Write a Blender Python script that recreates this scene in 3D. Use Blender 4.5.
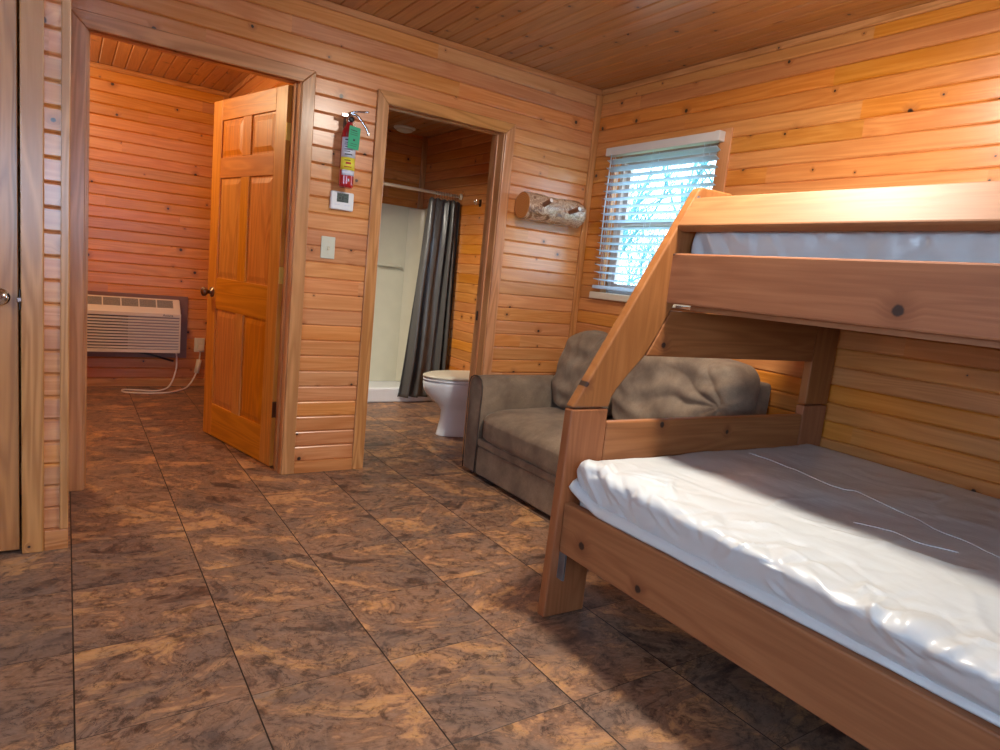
import bpy, bmesh, math, random
from mathutils import Vector, Matrix, noise
random.seed(7)
C = bpy.context.scene.collection
for o in list(bpy.data.objects): bpy.data.objects.remove(o)

# ------------------------------------------------------------------ camera
F = 656.37
R = ((0.8333089496872242, -0.5435838471345315, 0.1005623960807367),
     (0.004166420769476112, -0.17573123354496756, -0.9844293649087915),
     (0.5527918553208325, 0.8207527853690662, -0.14417361062193484))
cd = bpy.data.cameras.new('camera'); cam = bpy.data.objects.new('camera', cd); C.objects.link(cam)
cd.sensor_fit = 'HORIZONTAL'; cd.sensor_width = 36.0; cd.lens = 36.0 * F / 1000.0; cd.clip_start = 0.02
M = Matrix.Identity(4)
for i in range(3):
    M[i][0] = R[0][i]; M[i][1] = -R[1][i]; M[i][2] = -R[2][i]
M[2][3] = 1.18
cam.matrix_world = M
bpy.context.scene.camera = cam

# ------------------------------------------------------------------ world, daylight, exposure
w = bpy.data.worlds.new('world'); bpy.context.scene.world = w; w.use_nodes = True
wn = w.node_tree; wn.nodes.clear()
wo = wn.nodes.new('ShaderNodeOutputWorld'); wb = wn.nodes.new('ShaderNodeBackground')
wb.inputs[0].default_value = (0.64, 0.85, 1.0, 1); wb.inputs[1].default_value = 6.5
wn.links.new(wb.outputs[0], wo.inputs[0])

def area(name, loc, to, sx, sy, power, col, shape='RECTANGLE', spread=180):
    l = bpy.data.lights.new(name, 'AREA'); l.shape = shape; l.size = sx
    if shape in ('RECTANGLE', 'ELLIPSE'): l.size_y = sy
    l.energy = power; l.color = col; l.spread = math.radians(spread)
    o = bpy.data.objects.new(name, l); C.objects.link(o); o.location = loc
    o.rotation_euler = (Vector(to) - Vector(loc)).to_track_quat('-Z', 'Y').to_euler()
    return o
# daylight through the windows of the near wall and the left wall
area('daylight_near_window', (-0.35, -2.75, 1.75), (0.4, 3.0, 0.9), 1.5, 1.2, 75, (0.52, 0.70, 1.0))
area('daylight_left_window', (-2.75, 0.9, 1.75), (1.0, 1.2, 0.8), 1.2, 1.2, 50, (0.56, 0.73, 1.0))
vs = bpy.context.scene.view_settings
vs.view_transform = 'Standard'; vs.look = 'None'; vs.gamma = 1.0; vs.use_curve_mapping = False
vs.exposure = 0.08

# ------------------------------------------------------------------ node helper
class N:
    def __init__(s, name):
        m = bpy.data.materials.new(name); m.use_nodes = True
        s.m = m; s.t = m.node_tree; s.t.nodes.clear()
        s.out = s.t.nodes.new('ShaderNodeOutputMaterial'); s.b = s.t.nodes.new('ShaderNodeBsdfPrincipled')
        s.t.links.new(s.b.outputs[0], s.out.inputs[0])
    def put(s, sock, v):
        if isinstance(v, bpy.types.NodeSocket): s.t.links.new(v, sock)
        elif v is not None:
            if hasattr(sock.default_value, '__len__') and not hasattr(v, '__len__'): v = (v,) * len(sock.default_value)
            if hasattr(v, '__len__') and len(sock.default_value) == 4 and len(v) == 3: v = (*v, 1)
            sock.default_value = v
    def math(s, op, a, b=None, c=None, clamp=False):
        n = s.t.nodes.new('ShaderNodeMath'); n.operation = op; n.use_clamp = clamp
        for i, v in enumerate((a, b, c)):
            if v is not None: s.put(n.inputs[i], v)
        return n.outputs[0]
    def vmath(s, op, a, b=None, scale=None):
        n = s.t.nodes.new('ShaderNodeVectorMath'); n.operation = op
        s.put(n.inputs[0], a)
        if b is not None: s.put(n.inputs[1], b)
        if scale is not None: s.put(n.inputs['Scale'], scale)
        return n.outputs[0]
    def comb(s, x, y, z):
        n = s.t.nodes.new('ShaderNodeCombineXYZ')
        for i, v in enumerate((x, y, z)): s.put(n.inputs[i], v)
        return n.outputs[0]
    def sep(s, v):
        n = s.t.nodes.new('ShaderNodeSeparateXYZ'); s.put(n.inputs[0], v); return n.outputs
    def coord(s): return s.t.nodes.new('ShaderNodeTexCoord').outputs['Object']
    def rnd(s): return s.t.nodes.new('ShaderNodeObjectInfo').outputs['Random']
    def noise(s, v, scale, detail=4, rough=0.5, dist=0.0):
        n = s.t.nodes.new('ShaderNodeTexNoise'); s.put(n.inputs['Vector'], v)
        n.inputs['Scale'].default_value = scale; n.inputs['Detail'].default_value = detail
        n.inputs['Roughness'].default_value = rough; n.inputs['Distortion'].default_value = dist
        return n.outputs
    def white(s, v, dim='3D'):
        n = s.t.nodes.new('ShaderNodeTexWhiteNoise'); n.noise_dimensions = dim
        if dim == '1D': s.put(n.inputs['W'], v)
        else: s.put(n.inputs['Vector'], v)
        return n.outputs
    def vor(s, v, scale, dim='3D', feat='F1', rand=1.0):
        n = s.t.nodes.new('ShaderNodeTexVoronoi'); n.voronoi_dimensions = dim; n.feature = feat
        s.put(n.inputs['Vector'], v); n.inputs['Scale'].default_value = scale; n.inputs['Randomness'].default_value = rand
        return n.outputs
    def ramp(s, f, stops):
        n = s.t.nodes.new('ShaderNodeValToRGB'); s.put(n.inputs[0], f); e = n.color_ramp.elements
        while len(e) < len(stops): e.new(0.5)
        for i, (p, c) in enumerate(stops): e[i].position = p; e[i].color = (*c, 1) if len(c) == 3 else c
        return n.outputs[0]
    def mix(s, f, a, b, mode='MIX'):
        n = s.t.nodes.new('ShaderNodeMix'); n.data_type = 'RGBA'; n.blend_type = mode; n.clamp_factor = True
        s.put(n.inputs[0], f); s.put(n.inputs[6], a); s.put(n.inputs[7], b); return n.outputs[2]
    def step(s, v, a, b):
        n = s.t.nodes.new('ShaderNodeMapRange'); n.interpolation_type = 'SMOOTHSTEP'
        s.put(n.inputs[0], v); s.put(n.inputs[1], a); s.put(n.inputs[2], b)
        n.inputs[3].default_value = 0; n.inputs[4].default_value = 1
        return n.outputs[0]
    def bump(s, h, strength=0.3, dist=0.01):
        n = s.t.nodes.new('ShaderNodeBump'); s.put(n.inputs['Height'], h)
        n.inputs['Strength'].default_value = strength; n.inputs['Distance'].default_value = dist
        s.t.links.new(n.outputs[0], s.b.inputs['Normal'])
    def set(s, **k):
        for a, v in k.items(): s.put(s.b.inputs[a.replace('_', ' ')], v)
        return s.m

def plain(name, col, rough=0.5, metal=0.0, **k):
    n = N(name); c = n.coord(); nz = n.noise(c, 9, 3)[0]
    colr = n.mix(nz, tuple(x * 0.93 for x in col), tuple(min(1, x * 1.05) for x in col))
    n.set(Base_Color=colr, Roughness=rough, Metallic=metal, **k); return n.m

def wood(name, along, across, light, dark, pitch=None, origin=0.0, rough=0.32, knots=0.5, var=0.3, seg=True, kscale=5.0, coat=0.25, figure=0.5, kr=(0.045, 0.015), croug=0.2):
    n = N(name); co = n.coord(); s3 = n.sep(co); ix = 'XYZ'.index
    a = s3[ix(along)]; c = s3[ix(across)]; d = s3[3 - ix(along) - ix(across)]
    if pitch: bi = n.math('FLOOR', n.math('DIVIDE', n.math('SUBTRACT', c, origin), pitch))
    else: bi = n.math('MULTIPLY', n.rnd(), 57.3)
    w1 = n.white(bi, '1D')[0]
    si = n.math('FLOOR', n.math('MULTIPLY_ADD', a, 0.45, n.math('MULTIPLY', w1, 9.0))) if seg else 0.0
    w2 = n.sep(n.white(n.comb(bi, si, 3.0))[1])
    A = n.math('MULTIPLY_ADD', w2[0], 20.0, a); Cc = n.math('MULTIPLY_ADD', w2[1], 13.0, c); D = n.math('MULTIPLY_ADD', w2[2], 9.0, d)
    v = n.vor(n.comb(A, n.math('ADD', Cc, n.math('MULTIPLY', d, 0.0)), 0.0), kscale, '2D')
    vc = n.sep(v[1]); dist = n.math('ADD', v[0], n.math('MULTIPLY', n.math('SUBTRACT', n.noise(n.comb(A, Cc, 0.0), 60.0, 3, 0.6)[0], 0.5), 0.035))
    sel = n.math('LESS_THAN', vc[0], knots)
    rad = n.math('MULTIPLY_ADD', vc[1], kr[0], kr[1])
    kn = n.math('MULTIPLY', n.math('SUBTRACT', 1.0, n.step(dist, n.math('MULTIPLY', rad, 0.75), n.math('MULTIPLY', rad, 1.25))), sel)
    halo = n.math('MULTIPLY', n.math('SUBTRACT', 1.0, n.step(dist, rad, n.math('MULTIPLY', rad, 4.5))), sel)
    Cw = n.math('MULTIPLY_ADD', halo, 0.022, Cc)
    big = n.noise(n.comb(n.math('MULTIPLY', A, 0.7), n.math('MULTIPLY', Cw, 9.0), D), 1.0, 2, 0.5, 0.4)[0]
    rings = n.math('PINGPONG', n.math('MULTIPLY', big, 9.0), 0.5)
    rings = n.math('MULTIPLY', rings, 2.0)
    fine = n.noise(n.comb(n.math('MULTIPLY', A, 3.0), n.math('MULTIPLY', Cw, 90.0), n.math('MULTIPLY', D, 90.0)), 1.0, 4, 0.6)[0]
    f = n.math('ADD', n.math('MULTIPLY', rings, figure), n.math('MULTIPLY', fine, 1.0 - figure * 0.6))
    f = n.step(f, 0.25, 1.0)
    col = n.mix(f, dark, light)
    val = n.math('MULTIPLY_ADD', w2[1], var, 1.0 - var * 0.55)
    hs = n.t.nodes.new('ShaderNodeHueSaturation'); n.put(hs.inputs['Color'], col); n.put(hs.inputs['Value'], val)
    n.put(hs.inputs['Hue'], n.math('MULTIPLY_ADD', w2[0], 0.010, 0.492)); n.put(hs.inputs['Saturation'], n.math('MULTIPLY_ADD', w2[2], 0.10, 0.97))
    col = n.mix(n.math('MULTIPLY', halo, 0.55), hs.outputs[0], tuple(x * y for x, y in zip(dark, (0.62, 0.48, 0.4))))
    col = n.mix(kn, col, (0.030, 0.010, 0.005))
    n.bump(f, 0.06, 0.004)
    n.set(Base_Color=col, Roughness=n.math('MULTIPLY_ADD', fine, 0.12, rough - 0.04), Coat_Weight=coat, Coat_Roughness=croug)
    return n.m

WL = (0.73, 0.345, 0.135); WD = (0.58, 0.225, 0.070)
P = 0.085
mat = {}
mat['wall_x'] = wood('pine_boards_along_x', 'X', 'Z', WL, WD, P, 0.066, var=0.22, figure=0.32, coat=0.7, croug=0.24)
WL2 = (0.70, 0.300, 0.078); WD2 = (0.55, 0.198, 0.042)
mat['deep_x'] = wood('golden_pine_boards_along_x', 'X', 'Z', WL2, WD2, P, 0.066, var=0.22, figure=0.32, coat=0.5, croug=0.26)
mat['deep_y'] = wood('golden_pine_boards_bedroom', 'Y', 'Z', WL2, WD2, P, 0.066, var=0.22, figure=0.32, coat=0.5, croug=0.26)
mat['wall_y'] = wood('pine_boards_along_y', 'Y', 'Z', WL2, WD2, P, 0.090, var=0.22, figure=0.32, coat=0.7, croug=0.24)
mat['ceil'] = wood('pine_ceiling_boards', 'Y', 'X', (0.50, 0.235, 0.085), (0.36, 0.15, 0.046), 0.0872, 1.334, var=0.22, figure=0.32, coat=0.7, croug=0.24)
mat['trim_z'] = wood('pine_trim_upright', 'Z', 'X', (0.62, 0.295, 0.115), (0.44, 0.185, 0.062), knots=0.05, var=0.1, seg=False, figure=0.6)
mat['trim_x'] = wood('pine_trim_lengthwise', 'X', 'Z', (0.62, 0.295, 0.115), (0.44, 0.185, 0.062), knots=0.05, var=0.1, seg=False, figure=0.6)
mat['trim_y'] = wood('pine_trim_deep', 'Y', 'Z', (0.62, 0.295, 0.115), (0.44, 0.185, 0.062), knots=0.05, var=0.1, seg=False, figure=0.6)
mat['door_z'] = wood('door_pine_upright', 'Z', 'X', (0.70, 0.285, 0.040), (0.55, 0.195, 0.020), knots=0.0, var=0.1, seg=False, figure=0.55, rough=0.42, coat=0.1)
mat['door_x'] = wood('door_pine_crosswise', 'X', 'Z', (0.70, 0.285, 0.040), (0.55, 0.195, 0.020), knots=0.0, var=0.1, seg=False, figure=0.55, rough=0.42, coat=0.1)
mat['cdoor'] = wood('closet_door_pine', 'Z', 'X', (0.54, 0.245, 0.085), (0.38, 0.155, 0.05), knots=0.0, var=0.08, seg=False, figure=0.6)
BL = (0.36, 0.148, 0.056); BD = (0.255, 0.095, 0.032)
mat['bunk_y'] = wood('bunk_pine_lengthwise', 'Y', 'Z', BL, BD, knots=0.3, var=0.08, seg=False, kscale=4.0, figure=0.3, rough=0.55, coat=0.0, kr=(0.055, 0.03))
mat['bunk_x'] = wood('bunk_pine_crosswise', 'X', 'Z', BL, BD, knots=0.4, var=0.08, seg=False, kscale=5.0, figure=0.4, rough=0.55, coat=0.0, kr=(0.055, 0.03))
mat['bunk_z'] = wood('bunk_pine_upright', 'Z', 'X', BL, BD, knots=0.25, var=0.08, seg=False, kscale=4.5, figure=0.3, rough=0.55, coat=0.0, kr=(0.055, 0.03))

def floor_mat():
    n = N('stone_look_vinyl_tiles'); co = n.coord(); x, y, z = n.sep(co)
    T = 0.4015
    tx = n.math('DIVIDE', n.math('SUBTRACT', x, 0.024), T); ty = n.math('DIVIDE', n.math('SUBTRACT', y, 1.674), 0.400)
    ix_ = n.math('FLOOR', tx); iy_ = n.math('FLOOR', ty); fx = n.math('FRACT', tx); fy = n.math('FRACT', ty)
    half = n.math('FLOOR', n.math('MULTIPLY', ty, 1.0))
    wv = n.white(n.comb(ix_, half, 1.0))[1]; wsep = n.sep(wv)
    ang = n.math('MULTIPLY_ADD', wsep[2], 1.2, -0.35)
    rot = n.t.nodes.new('ShaderNodeVectorRotate'); rot.rotation_type = 'Z_AXIS'; n.put(rot.inputs['Vector'], co); n.put(rot.inputs['Angle'], ang)
    base = n.vmath('ADD', rot.outputs[0], n.vmath('SCALE', wv, scale=17.0))
    p = n.vmath('MULTIPLY', base, (3.6, 6.4, 1.0))
    n1 = n.noise(p, 1.0, 12, 0.70, 0.75); n2 = n.noise(n.vmath('ADD', p, (31, 7, 2)), 0.7, 9, 0.62, 0.5)
    n3 = n.noise(n.vmath('ADD', base, (5, 9, 2)), 20.0, 10, 0.78, 0.5)
    col = n.ramp(n1[0], [(0.34, (0.080, 0.045, 0.032)), (0.41, (0.185, 0.098, 0.062)), (0.46, (0.33, 0.190, 0.120)), (0.51, (0.25, 0.130, 0.076)), (0.56, (0.46, 0.240, 0.122)), (0.61, (0.56, 0.285, 0.112)), (0.68, (0.42, 0.27, 0.18))])
    grey = n.ramp(n2[0], [(0.47, (0, 0, 0)), (0.60, (1, 1, 1))])
    col = n.mix(n.math('MULTIPLY', grey, 0.55), col, (0.150, 0.112, 0.095))
    col = n.mix(0.8, col, n.ramp(n3[0], [(0.39, (0.26, 0.24, 0.24)), (0.48, (0.84, 0.82, 0.80)), (0.58, (1.0, 1.0, 1.0))]), 'MULTIPLY')
    v = n.vor(n.vmath('ADD', n.vmath('MULTIPLY', base, (7, 13, 1)), n.vmath('SCALE', n1[1], scale=2.2)), 1.0, '3D', 'DISTANCE_TO_EDGE')
    crack = n.math('MULTIPLY', n.math('SUBTRACT', 1.0, n.step(v[0], 0.0, 0.022)), n.step(n2[0], 0.40, 0.55))
    col = n.mix(n.math('MULTIPLY', crack, 0.8), col, (0.04, 0.02, 0.014))
    ex = n.math('MINIMUM', fx, n.math('SUBTRACT', 1.0, fx)); ey = n.math('MINIMUM', fy, n.math('SUBTRACT', 1.0, fy))
    gx = n.math('SUBTRACT', 1.0, n.step(ex, 0.003, 0.007)); gy = n.math('MULTIPLY', n.math('SUBTRACT', 1.0, n.step(ey, 0.001, 0.005)), 0.75)
    g = n.math('MAXIMUM', gx, gy)
    col = n.mix(g, col, (0.015, 0.010, 0.008))
    h = n.math('SUBTRACT', n.math('MULTIPLY', n3[0], 0.5), n.math('ADD', g, n.math('MULTIPLY', crack, 0.2)))
    n.bump(h, 0.25, 0.004)
    n.set(Base_Color=col, Roughness=n.math('MULTIPLY_ADD', n3[0], 0.2, 0.36), Specular_IOR_Level=0.45)
    return n.m
mat['floor'] = floor_mat()

def suede(name):
    n = N(name); co = n.coord()
    a = n.noise(co, 6.0, 5, 0.6, 0.2)[0]; b = n.noise(co, 160, 3, 0.6)[0]
    col = n.ramp(a, [(0.34, (0.160, 0.108, 0.072)), (0.5, (0.225, 0.158, 0.105)), (0.68, (0.305, 0.222, 0.148))])
    col = n.mix(0.25, col, n.ramp(b, [(0.3, (0.5, 0.5, 0.5)), (0.7, (1.2, 1.2, 1.2))]), 'MULTIPLY')
    n.bump(b, 0.15, 0.002)
    n.set(Base_Color=col, Roughness=0.85, Sheen_Weight=0.2, Sheen_Roughness=0.4, Sheen_Tint=(0.75, 0.65, 0.5)); return n.m
mat['suede'] = suede('taupe_microsuede')
mat['welt'] = plain('dark_piping', (0.05, 0.035, 0.028), 0.8)
def plastic_sheet():
    n = N('white_plastic_mattress_wrap'); co = n.coord()
    a = n.noise(n.vmath('MULTIPLY', co, (1.6, 1, 1)), 5, 3, 0.5, 0.3)
    h = n.math('ABSOLUTE', n.math('SUBTRACT', a[0], 0.5))
    n.bump(h, 0.35, 0.02)
    n.set(Base_Color=n.mix(a[0], (0.55, 0.57, 0.59), (0.64, 0.66, 0.66)), Roughness=0.36, Specular_IOR_Level=0.5, Coat_Weight=0.2, Coat_Roughness=0.15); return n.m
mat['wrap'] = plastic_sheet()
mat['white'] = plain('white_painted_plastic', (0.78, 0.79, 0.80), 0.4)
mat['porcelain'] = plain('white_porcelain', (0.80, 0.81, 0.83), 0.12, Coat_Weight=0.5, Coat_Roughness=0.05)
mat['cream'] = plain('cream_plastic', (0.74, 0.66, 0.50), 0.3)
mat['acw'] = plain('warm_white_plastic', (0.74, 0.64, 0.54), 0.45)
mat['grille'] = plain('dark_grille', (0.17, 0.15, 0.15), 0.6)
mat['dark'] = plain('black_plastic', (0.02, 0.02, 0.022), 0.4)
mat['brass'] = plain('brass', (0.80, 0.58, 0.12), 0.3, 0.45)
mat['chrome'] = plain('chrome', (0.75, 0.75, 0.76), 0.16, 1.0)
mat['bronze'] = plain('aged_bronze', (0.20, 0.15, 0.11), 0.3, 1.0)
mat['red'] = plain('red_enamel', (0.42, 0.012, 0.018), 0.2, Coat_Weight=0.5)
mat['lwhite'] = plain('label_white', (0.66, 0.70, 0.80), 0.4)
mat['lyellow'] = plain('label_yellow', (0.80, 0.70, 0.06), 0.4)
mat['tag'] = plain('green_card', (0.05, 0.42, 0.22), 0.7)
mat['ink'] = plain('black_ink', (0.03, 0.03, 0.03), 0.6)
mat['redink'] = plain('red_ink', (0.5, 0.04, 0.03), 0.6)
mat['lcd'] = plain('grey_lcd', (0.10, 0.13, 0.12), 0.15)
def translucent(name, col):
    n = N(name); t = n.t.nodes.new('ShaderNodeBsdfTranslucent'); t.inputs[0].default_value = (*col, 1)
    mx = n.t.nodes.new('ShaderNodeMixShader'); mx.inputs[0].default_value = 0.6
    n.t.links.new(n.b.outputs[0], mx.inputs[1]); n.t.links.new(t.outputs[0], mx.inputs[2]); n.t.links.new(mx.outputs[0], n.out.inputs[0])
    n.set(Base_Color=col, Roughness=0.4); return n.m
mat['blind'] = translucent('white_translucent_slats', (0.76, 0.86, 0.94))
mat['headrail'] = plain('offwhite_headrail', (0.66, 0.60, 0.54), 0.45)
mat['vinyl'] = plain('beige_window_vinyl', (0.55, 0.46, 0.42), 0.5)
mat['sill'] = plain('cream_sill_paint', (0.70, 0.62, 0.48), 0.5)
mat['bracket'] = plain('blue_grey_steel', (0.30, 0.36, 0.44), 0.3, 0.9)
mat['frp'] = plain('cream_shower_surround', (0.70, 0.66, 0.52), 0.22)
mat['ivory'] = plain('ivory_plate', (0.66, 0.60, 0.44), 0.4)
mat['bluegreyplate'] = plain('pale_switch_plate', (0.62, 0.62, 0.50), 0.4)
def curtain_mat():
    n = N('dark_grey_vinyl_curtain'); co = n.coord(); a = n.noise(n.vmath('MULTIPLY', co, (1, 1, 0.35)), 22, 4, 0.6, 1.0)[0]
    n.bump(a, 0.5, 0.02)
    n.set(Base_Color=(0.080, 0.077, 0.072), Roughness=0.36, Coat_Weight=0.3, Coat_Roughness=0.2); return n.m
mat['curtain'] = curtain_mat()
def bark():
    n = N('peeled_log_bark'); co = n.coord()
    a = n.noise(co, 14, 6, 0.65, 1.2)[0]; b = n.noise(n.vmath('MULTIPLY', co, (1, 2, 2)), 30, 5, 0.6)[0]
    col = n.ramp(a, [(0.34, (0.070, 0.024, 0.012)), (0.45, (0.30, 0.135, 0.06)), (0.52, (0.66, 0.46, 0.32)), (0.58, (0.30, 0.15, 0.08)), (0.66, (0.60, 0.40, 0.28))])  # mottled bark; the pale stops also paint in white daylight glints
    n.bump(n.math('ADD', a, n.math('MULTIPLY', b, 0.4)), 0.6, 0.02)
    n.set(Base_Color=col, Roughness=0.28, Coat_Weight=0.9, Coat_Roughness=0.12); return n.m
mat['bark'] = bark()
def endgrain():
    n = N('log_end_grain'); co = n.coord(); x, y, z = n.sep(co)
    r = n.math('SQRT', n.math('ADD', n.math('MULTIPLY', y, y), n.math('MULTIPLY', z, z)))
    f = n.math('PINGPONG', n.math('MULTIPLY', r, 160), 1.0)
    n.set(Base_Color=n.mix(f, (0.48, 0.165, 0.035), (0.60, 0.23, 0.055)), Roughness=0.4); return n.m
mat['endgrain'] = endgrain()
mat['peg'] = plain('brown_peg_wood', (0.20, 0.07, 0.03), 0.35, Coat_Weight=0.5)
mat['pegend'] = plain('pale_peg_end', (0.70, 0.62, 0.60), 0.4)
def emit(name, col, st):
    n = N(name); n.set(Base_Color=(0.9, 0.88, 0.82), Roughness=0.4, Emission_Color=col, Emission_Strength=st); return n.m
mat['glow'] = emit('lit_glass_dome', (1.0, 0.80, 0.55), 3.0)
mat['dome'] = plain('frosted_glass_dome', (0.70, 0.68, 0.62), 0.3)
def glass():
    n = N('window_glass'); n.t.nodes.remove(n.b)
    g = n.t.nodes.new('ShaderNodeBsdfTransparent'); g.inputs[0].default_value = (0.95, 0.98, 1, 1)
    s = n.t.nodes.new('ShaderNodeBsdfGlossy'); s.inputs['Roughness'].default_value = 0.02
    fr = n.t.nodes.new('ShaderNodeLayerWeight'); fr.inputs[0].default_value = 0.12
    mx = n.t.nodes.new('ShaderNodeMixShader'); n.t.links.new(n.math('MULTIPLY', n.math('POWER', fr.outputs[1], 3.0), 0.5), mx.inputs[0]); n.t.links.new(g.outputs[0], mx.inputs[1]); n.t.links.new(s.outputs[0], mx.inputs[2])
    n.t.links.new(mx.outputs[0], n.out.inputs[0]); return n.m
mat['glass'] = glass()
mat['treebark'] = plain('glare_tinted_bark', (0.13, 0.31, 0.37), 0.9)  # cyan of the overexposed daylight is put into the bark colour
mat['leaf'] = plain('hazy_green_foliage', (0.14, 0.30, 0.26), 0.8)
mat['grass'] = plain('grass', (0.20, 0.28, 0.14), 0.9)

# ------------------------------------------------------------------ mesh helpers
def obj(name, bm, m, parent=None, smooth=False, bevel=0.0, kind=None, seg=2, mats=None, angle=35):
    me = bpy.data.meshes.new(name); bmesh.ops.recalc_face_normals(bm, faces=bm.faces); bm.to_mesh(me); bm.free()
    for x in (mats or [m]): me.materials.append(x)
    if smooth:
        for p in me.polygons: p.use_smooth = True
    o = bpy.data.objects.new(name, me); C.objects.link(o)
    if parent: o.parent = parent
    if bevel:
        b = o.modifiers.new('bevel', 'BEVEL'); b.width = bevel; b.segments = seg; b.limit_method = 'ANGLE'; b.angle_limit = math.radians(angle)
    if kind: o['kind'] = kind
    return o
def tag(o, label, cat, group=None):
    o['label'] = label; o['category'] = cat
    if group: o['group'] = group
    return o
def thing(name, label, cat, loc=(0, 0, 0), rz=0.0, group=None):
    o = bpy.data.objects.new(name, None); C.objects.link(o); o.location = loc; o.rotation_euler = (0, 0, rz)
    o.empty_display_size = 0.1
    return tag(o, label, cat, group)
def struct(name, bm, m, parent=None, **k):
    return obj(name, bm, m, parent, kind=None if parent else 'structure', **k)
def box(bm, x0, x1, y0, y1, z0, z1):
    v = [bm.verts.new((x, y, z)) for x in (x0, x1) for y in (y0, y1) for z in (z0, z1)]
    for f in ((0, 1, 3, 2), (4, 6, 7, 5), (0, 4, 5, 1), (2, 3, 7, 6), (0, 2, 6, 4), (1, 5, 7, 3)): bm.faces.new([v[i] for i in f])
    return v
def B(*a):
    bm = bmesh.new()
    if a and isinstance(a[0], (tuple, list)):
        for t in a: box(bm, *t)
    else: box(bm, *a)
    return bm
def prism(bm, pts, vec):
    """pts: closed polygon of 3D points, extruded by vec"""
    a = [bm.verts.new(p) for p in pts]; b = [bm.verts.new(Vector(p) + Vector(vec)) for p in pts]
    bm.faces.new(a); bm.faces.new(list(reversed(b))); n = len(a)
    for i in range(n): bm.faces.new((a[i], b[i], b[(i + 1) % n], a[(i + 1) % n]))
def rings(bm, rs, cap=True, closed=False):
    vs_ = [[bm.verts.new(p) for p in r] for r in rs]; n = len(rs[0])
    rng = range(len(vs_)) if closed else range(len(vs_) - 1)
    for i in rng:
        a = vs_[i]; b = vs_[(i + 1) % len(vs_)]
        for j in range(n): bm.faces.new((a[j], a[(j + 1) % n], b[(j + 1) % n], b[j]))
    if cap and not closed: bm.faces.new(vs_[0]); bm.faces.new(list(reversed(vs_[-1])))
    return vs_
def lathe(bm, prof, c=(0, 0, 0), axis='Z', n=24):
    rs = []
    for r, h in prof:
        ring = []
        for j in range(n):
            t = 2 * math.pi * j / n; u, v = r * math.cos(t), r * math.sin(t)
            p = {'Z': (u, v, h), 'Y': (u, h, v), 'X': (h, u, v)}[axis]
            ring.append((p[0] + c[0], p[1] + c[1], p[2] + c[2]))
        rs.append(ring)
    return rings(bm, rs)
def tube(bm, pts, r, n=10, r1=None):
    pts = [Vector(p) for p in pts]; rs = []
    up = Vector((0, 0, 1))
    for i, p in enumerate(pts):
        d = (pts[min(i + 1, len(pts) - 1)] - pts[max(i - 1, 0)]).normalized()
        s = d.cross(up if abs(d.z) < 0.95 else Vector((0, 1, 0))).normalized(); t = s.cross(d)
        rr = r if r1 is None else r + (r1 - r) * i / (len(pts) - 1)
        rs.append([p + (s * math.cos(2 * math.pi * j / n) + t * math.sin(2 * math.pi * j / n)) * rr for j in range(n)])
    rings(bm, rs)
def spline(pts, k=8):
    P_ = [Vector(p) for p in pts]; P_ = [P_[0] * 2 - P_[1]] + P_ + [P_[-1] * 2 - P_[-2]]; out = []
    for i in range(1, len(P_) - 2):
        a, b, c, d = P_[i - 1:i + 3]
        for q in range(k):
            t = q / k
            out.append(0.5 * ((2 * b) + (c - a) * t + (2 * a - 5 * b + 4 * c - d) * t * t + (3 * b - a - 3 * c + d) * t ** 3))
    out.append(P_[-2]); return out

def depth_at(t, pitch):
    """groove depth for t in 0..pitch from the lower edge of a board"""
    e = min(t, pitch - t)
    for (x0, d0), (x1, d1) in (((0, .0075), (.0028, .0028)), ((.0028, .0028), (.0075, .0))):
        if e <= x1: return d0 + (d1 - d0) * (e - x0) / (x1 - x0)
    return 0.0
def boards(O, U, V, Nn, u0, u1, v0, v1, pitch, origin, thick, holes=()):
    """a boarded wall: real tongue-and-groove profile; O+U*u+V*v-N*depth; holes = (u0,u1,v0,v1)"""
    O, U, V, Nn = map(Vector, (O, U, V, Nn)); bm = bmesh.new()
    cuts = sorted({v0, v1, *[h for H in holes for h in H[2:4] if v0 < h < v1]})
    k = math.floor((v0 - origin) / pitch)
    while origin + k * pitch < v1 - 1e-6:
        lo = origin + k * pitch; hi = lo + pitch; k += 1
        bs = sorted({max(lo, v0), min(hi, v1), *[c for c in cuts if lo < c < hi]})
        for a, b in zip(bs, bs[1:]):
            if b - a < 1e-5: continue
            mid = (a + b) / 2; iv = [(u0, u1)]
            for H in holes:
                if H[2] < mid < H[3]:
                    nv = []
                    for s, e in iv:
                        if H[1] <= s or H[0] >= e: nv.append((s, e))
                        else:
                            if H[0] > s: nv.append((s, H[0]))
                            if H[1] < e: nv.append((H[1], e))
                    iv = nv
            zs = sorted({a, b, *[lo + t for t in (.0028, .0075, pitch - .0075, pitch - .0028) if a < lo + t < b]})
            prof = [(z, depth_at(z - lo, pitch)) for z in zs] + [(b, thick), (a, thick)]
            for s, e in iv:
                prism(bm, [O + U * s + V * z - Nn * d for z, d in prof], U * (e - s))
    return bm

XR = 2.955; YB = 3.525; H = 2.47; T = 0.135
# ------------------------------------------------------------------ floor and ceilings
struct('floor', B(-2.7, 3.1, -2.5, 6.3, -0.12, 0.0), mat['floor'])
struct('ceiling', boards((0, 0, H), (0, 1, 0), (1, 0, 0), (0, 0, -1), -2.5, YB + 0.06, -2.7, XR + 0.1, 0.0872, 1.334, 0.06), mat['ceil'])
struct('ceiling_bedroom', boards((0, 0, H), (0, 1, 0), (1, 0, 0), (0, 0, -1), YB + 0.06, 6.2, -2.0, 1.2, 0.0872, 1.334, 0.06), mat['ceil'])
struct('ceiling_bathroom', boards((0, 0, H), (0, 1, 0), (1, 0, 0), (0, 0, -1), YB + 0.06, 6.2, 1.2, XR + 0.1, 0.0872, 1.334, 0.06), mat['ceil'])

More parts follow.
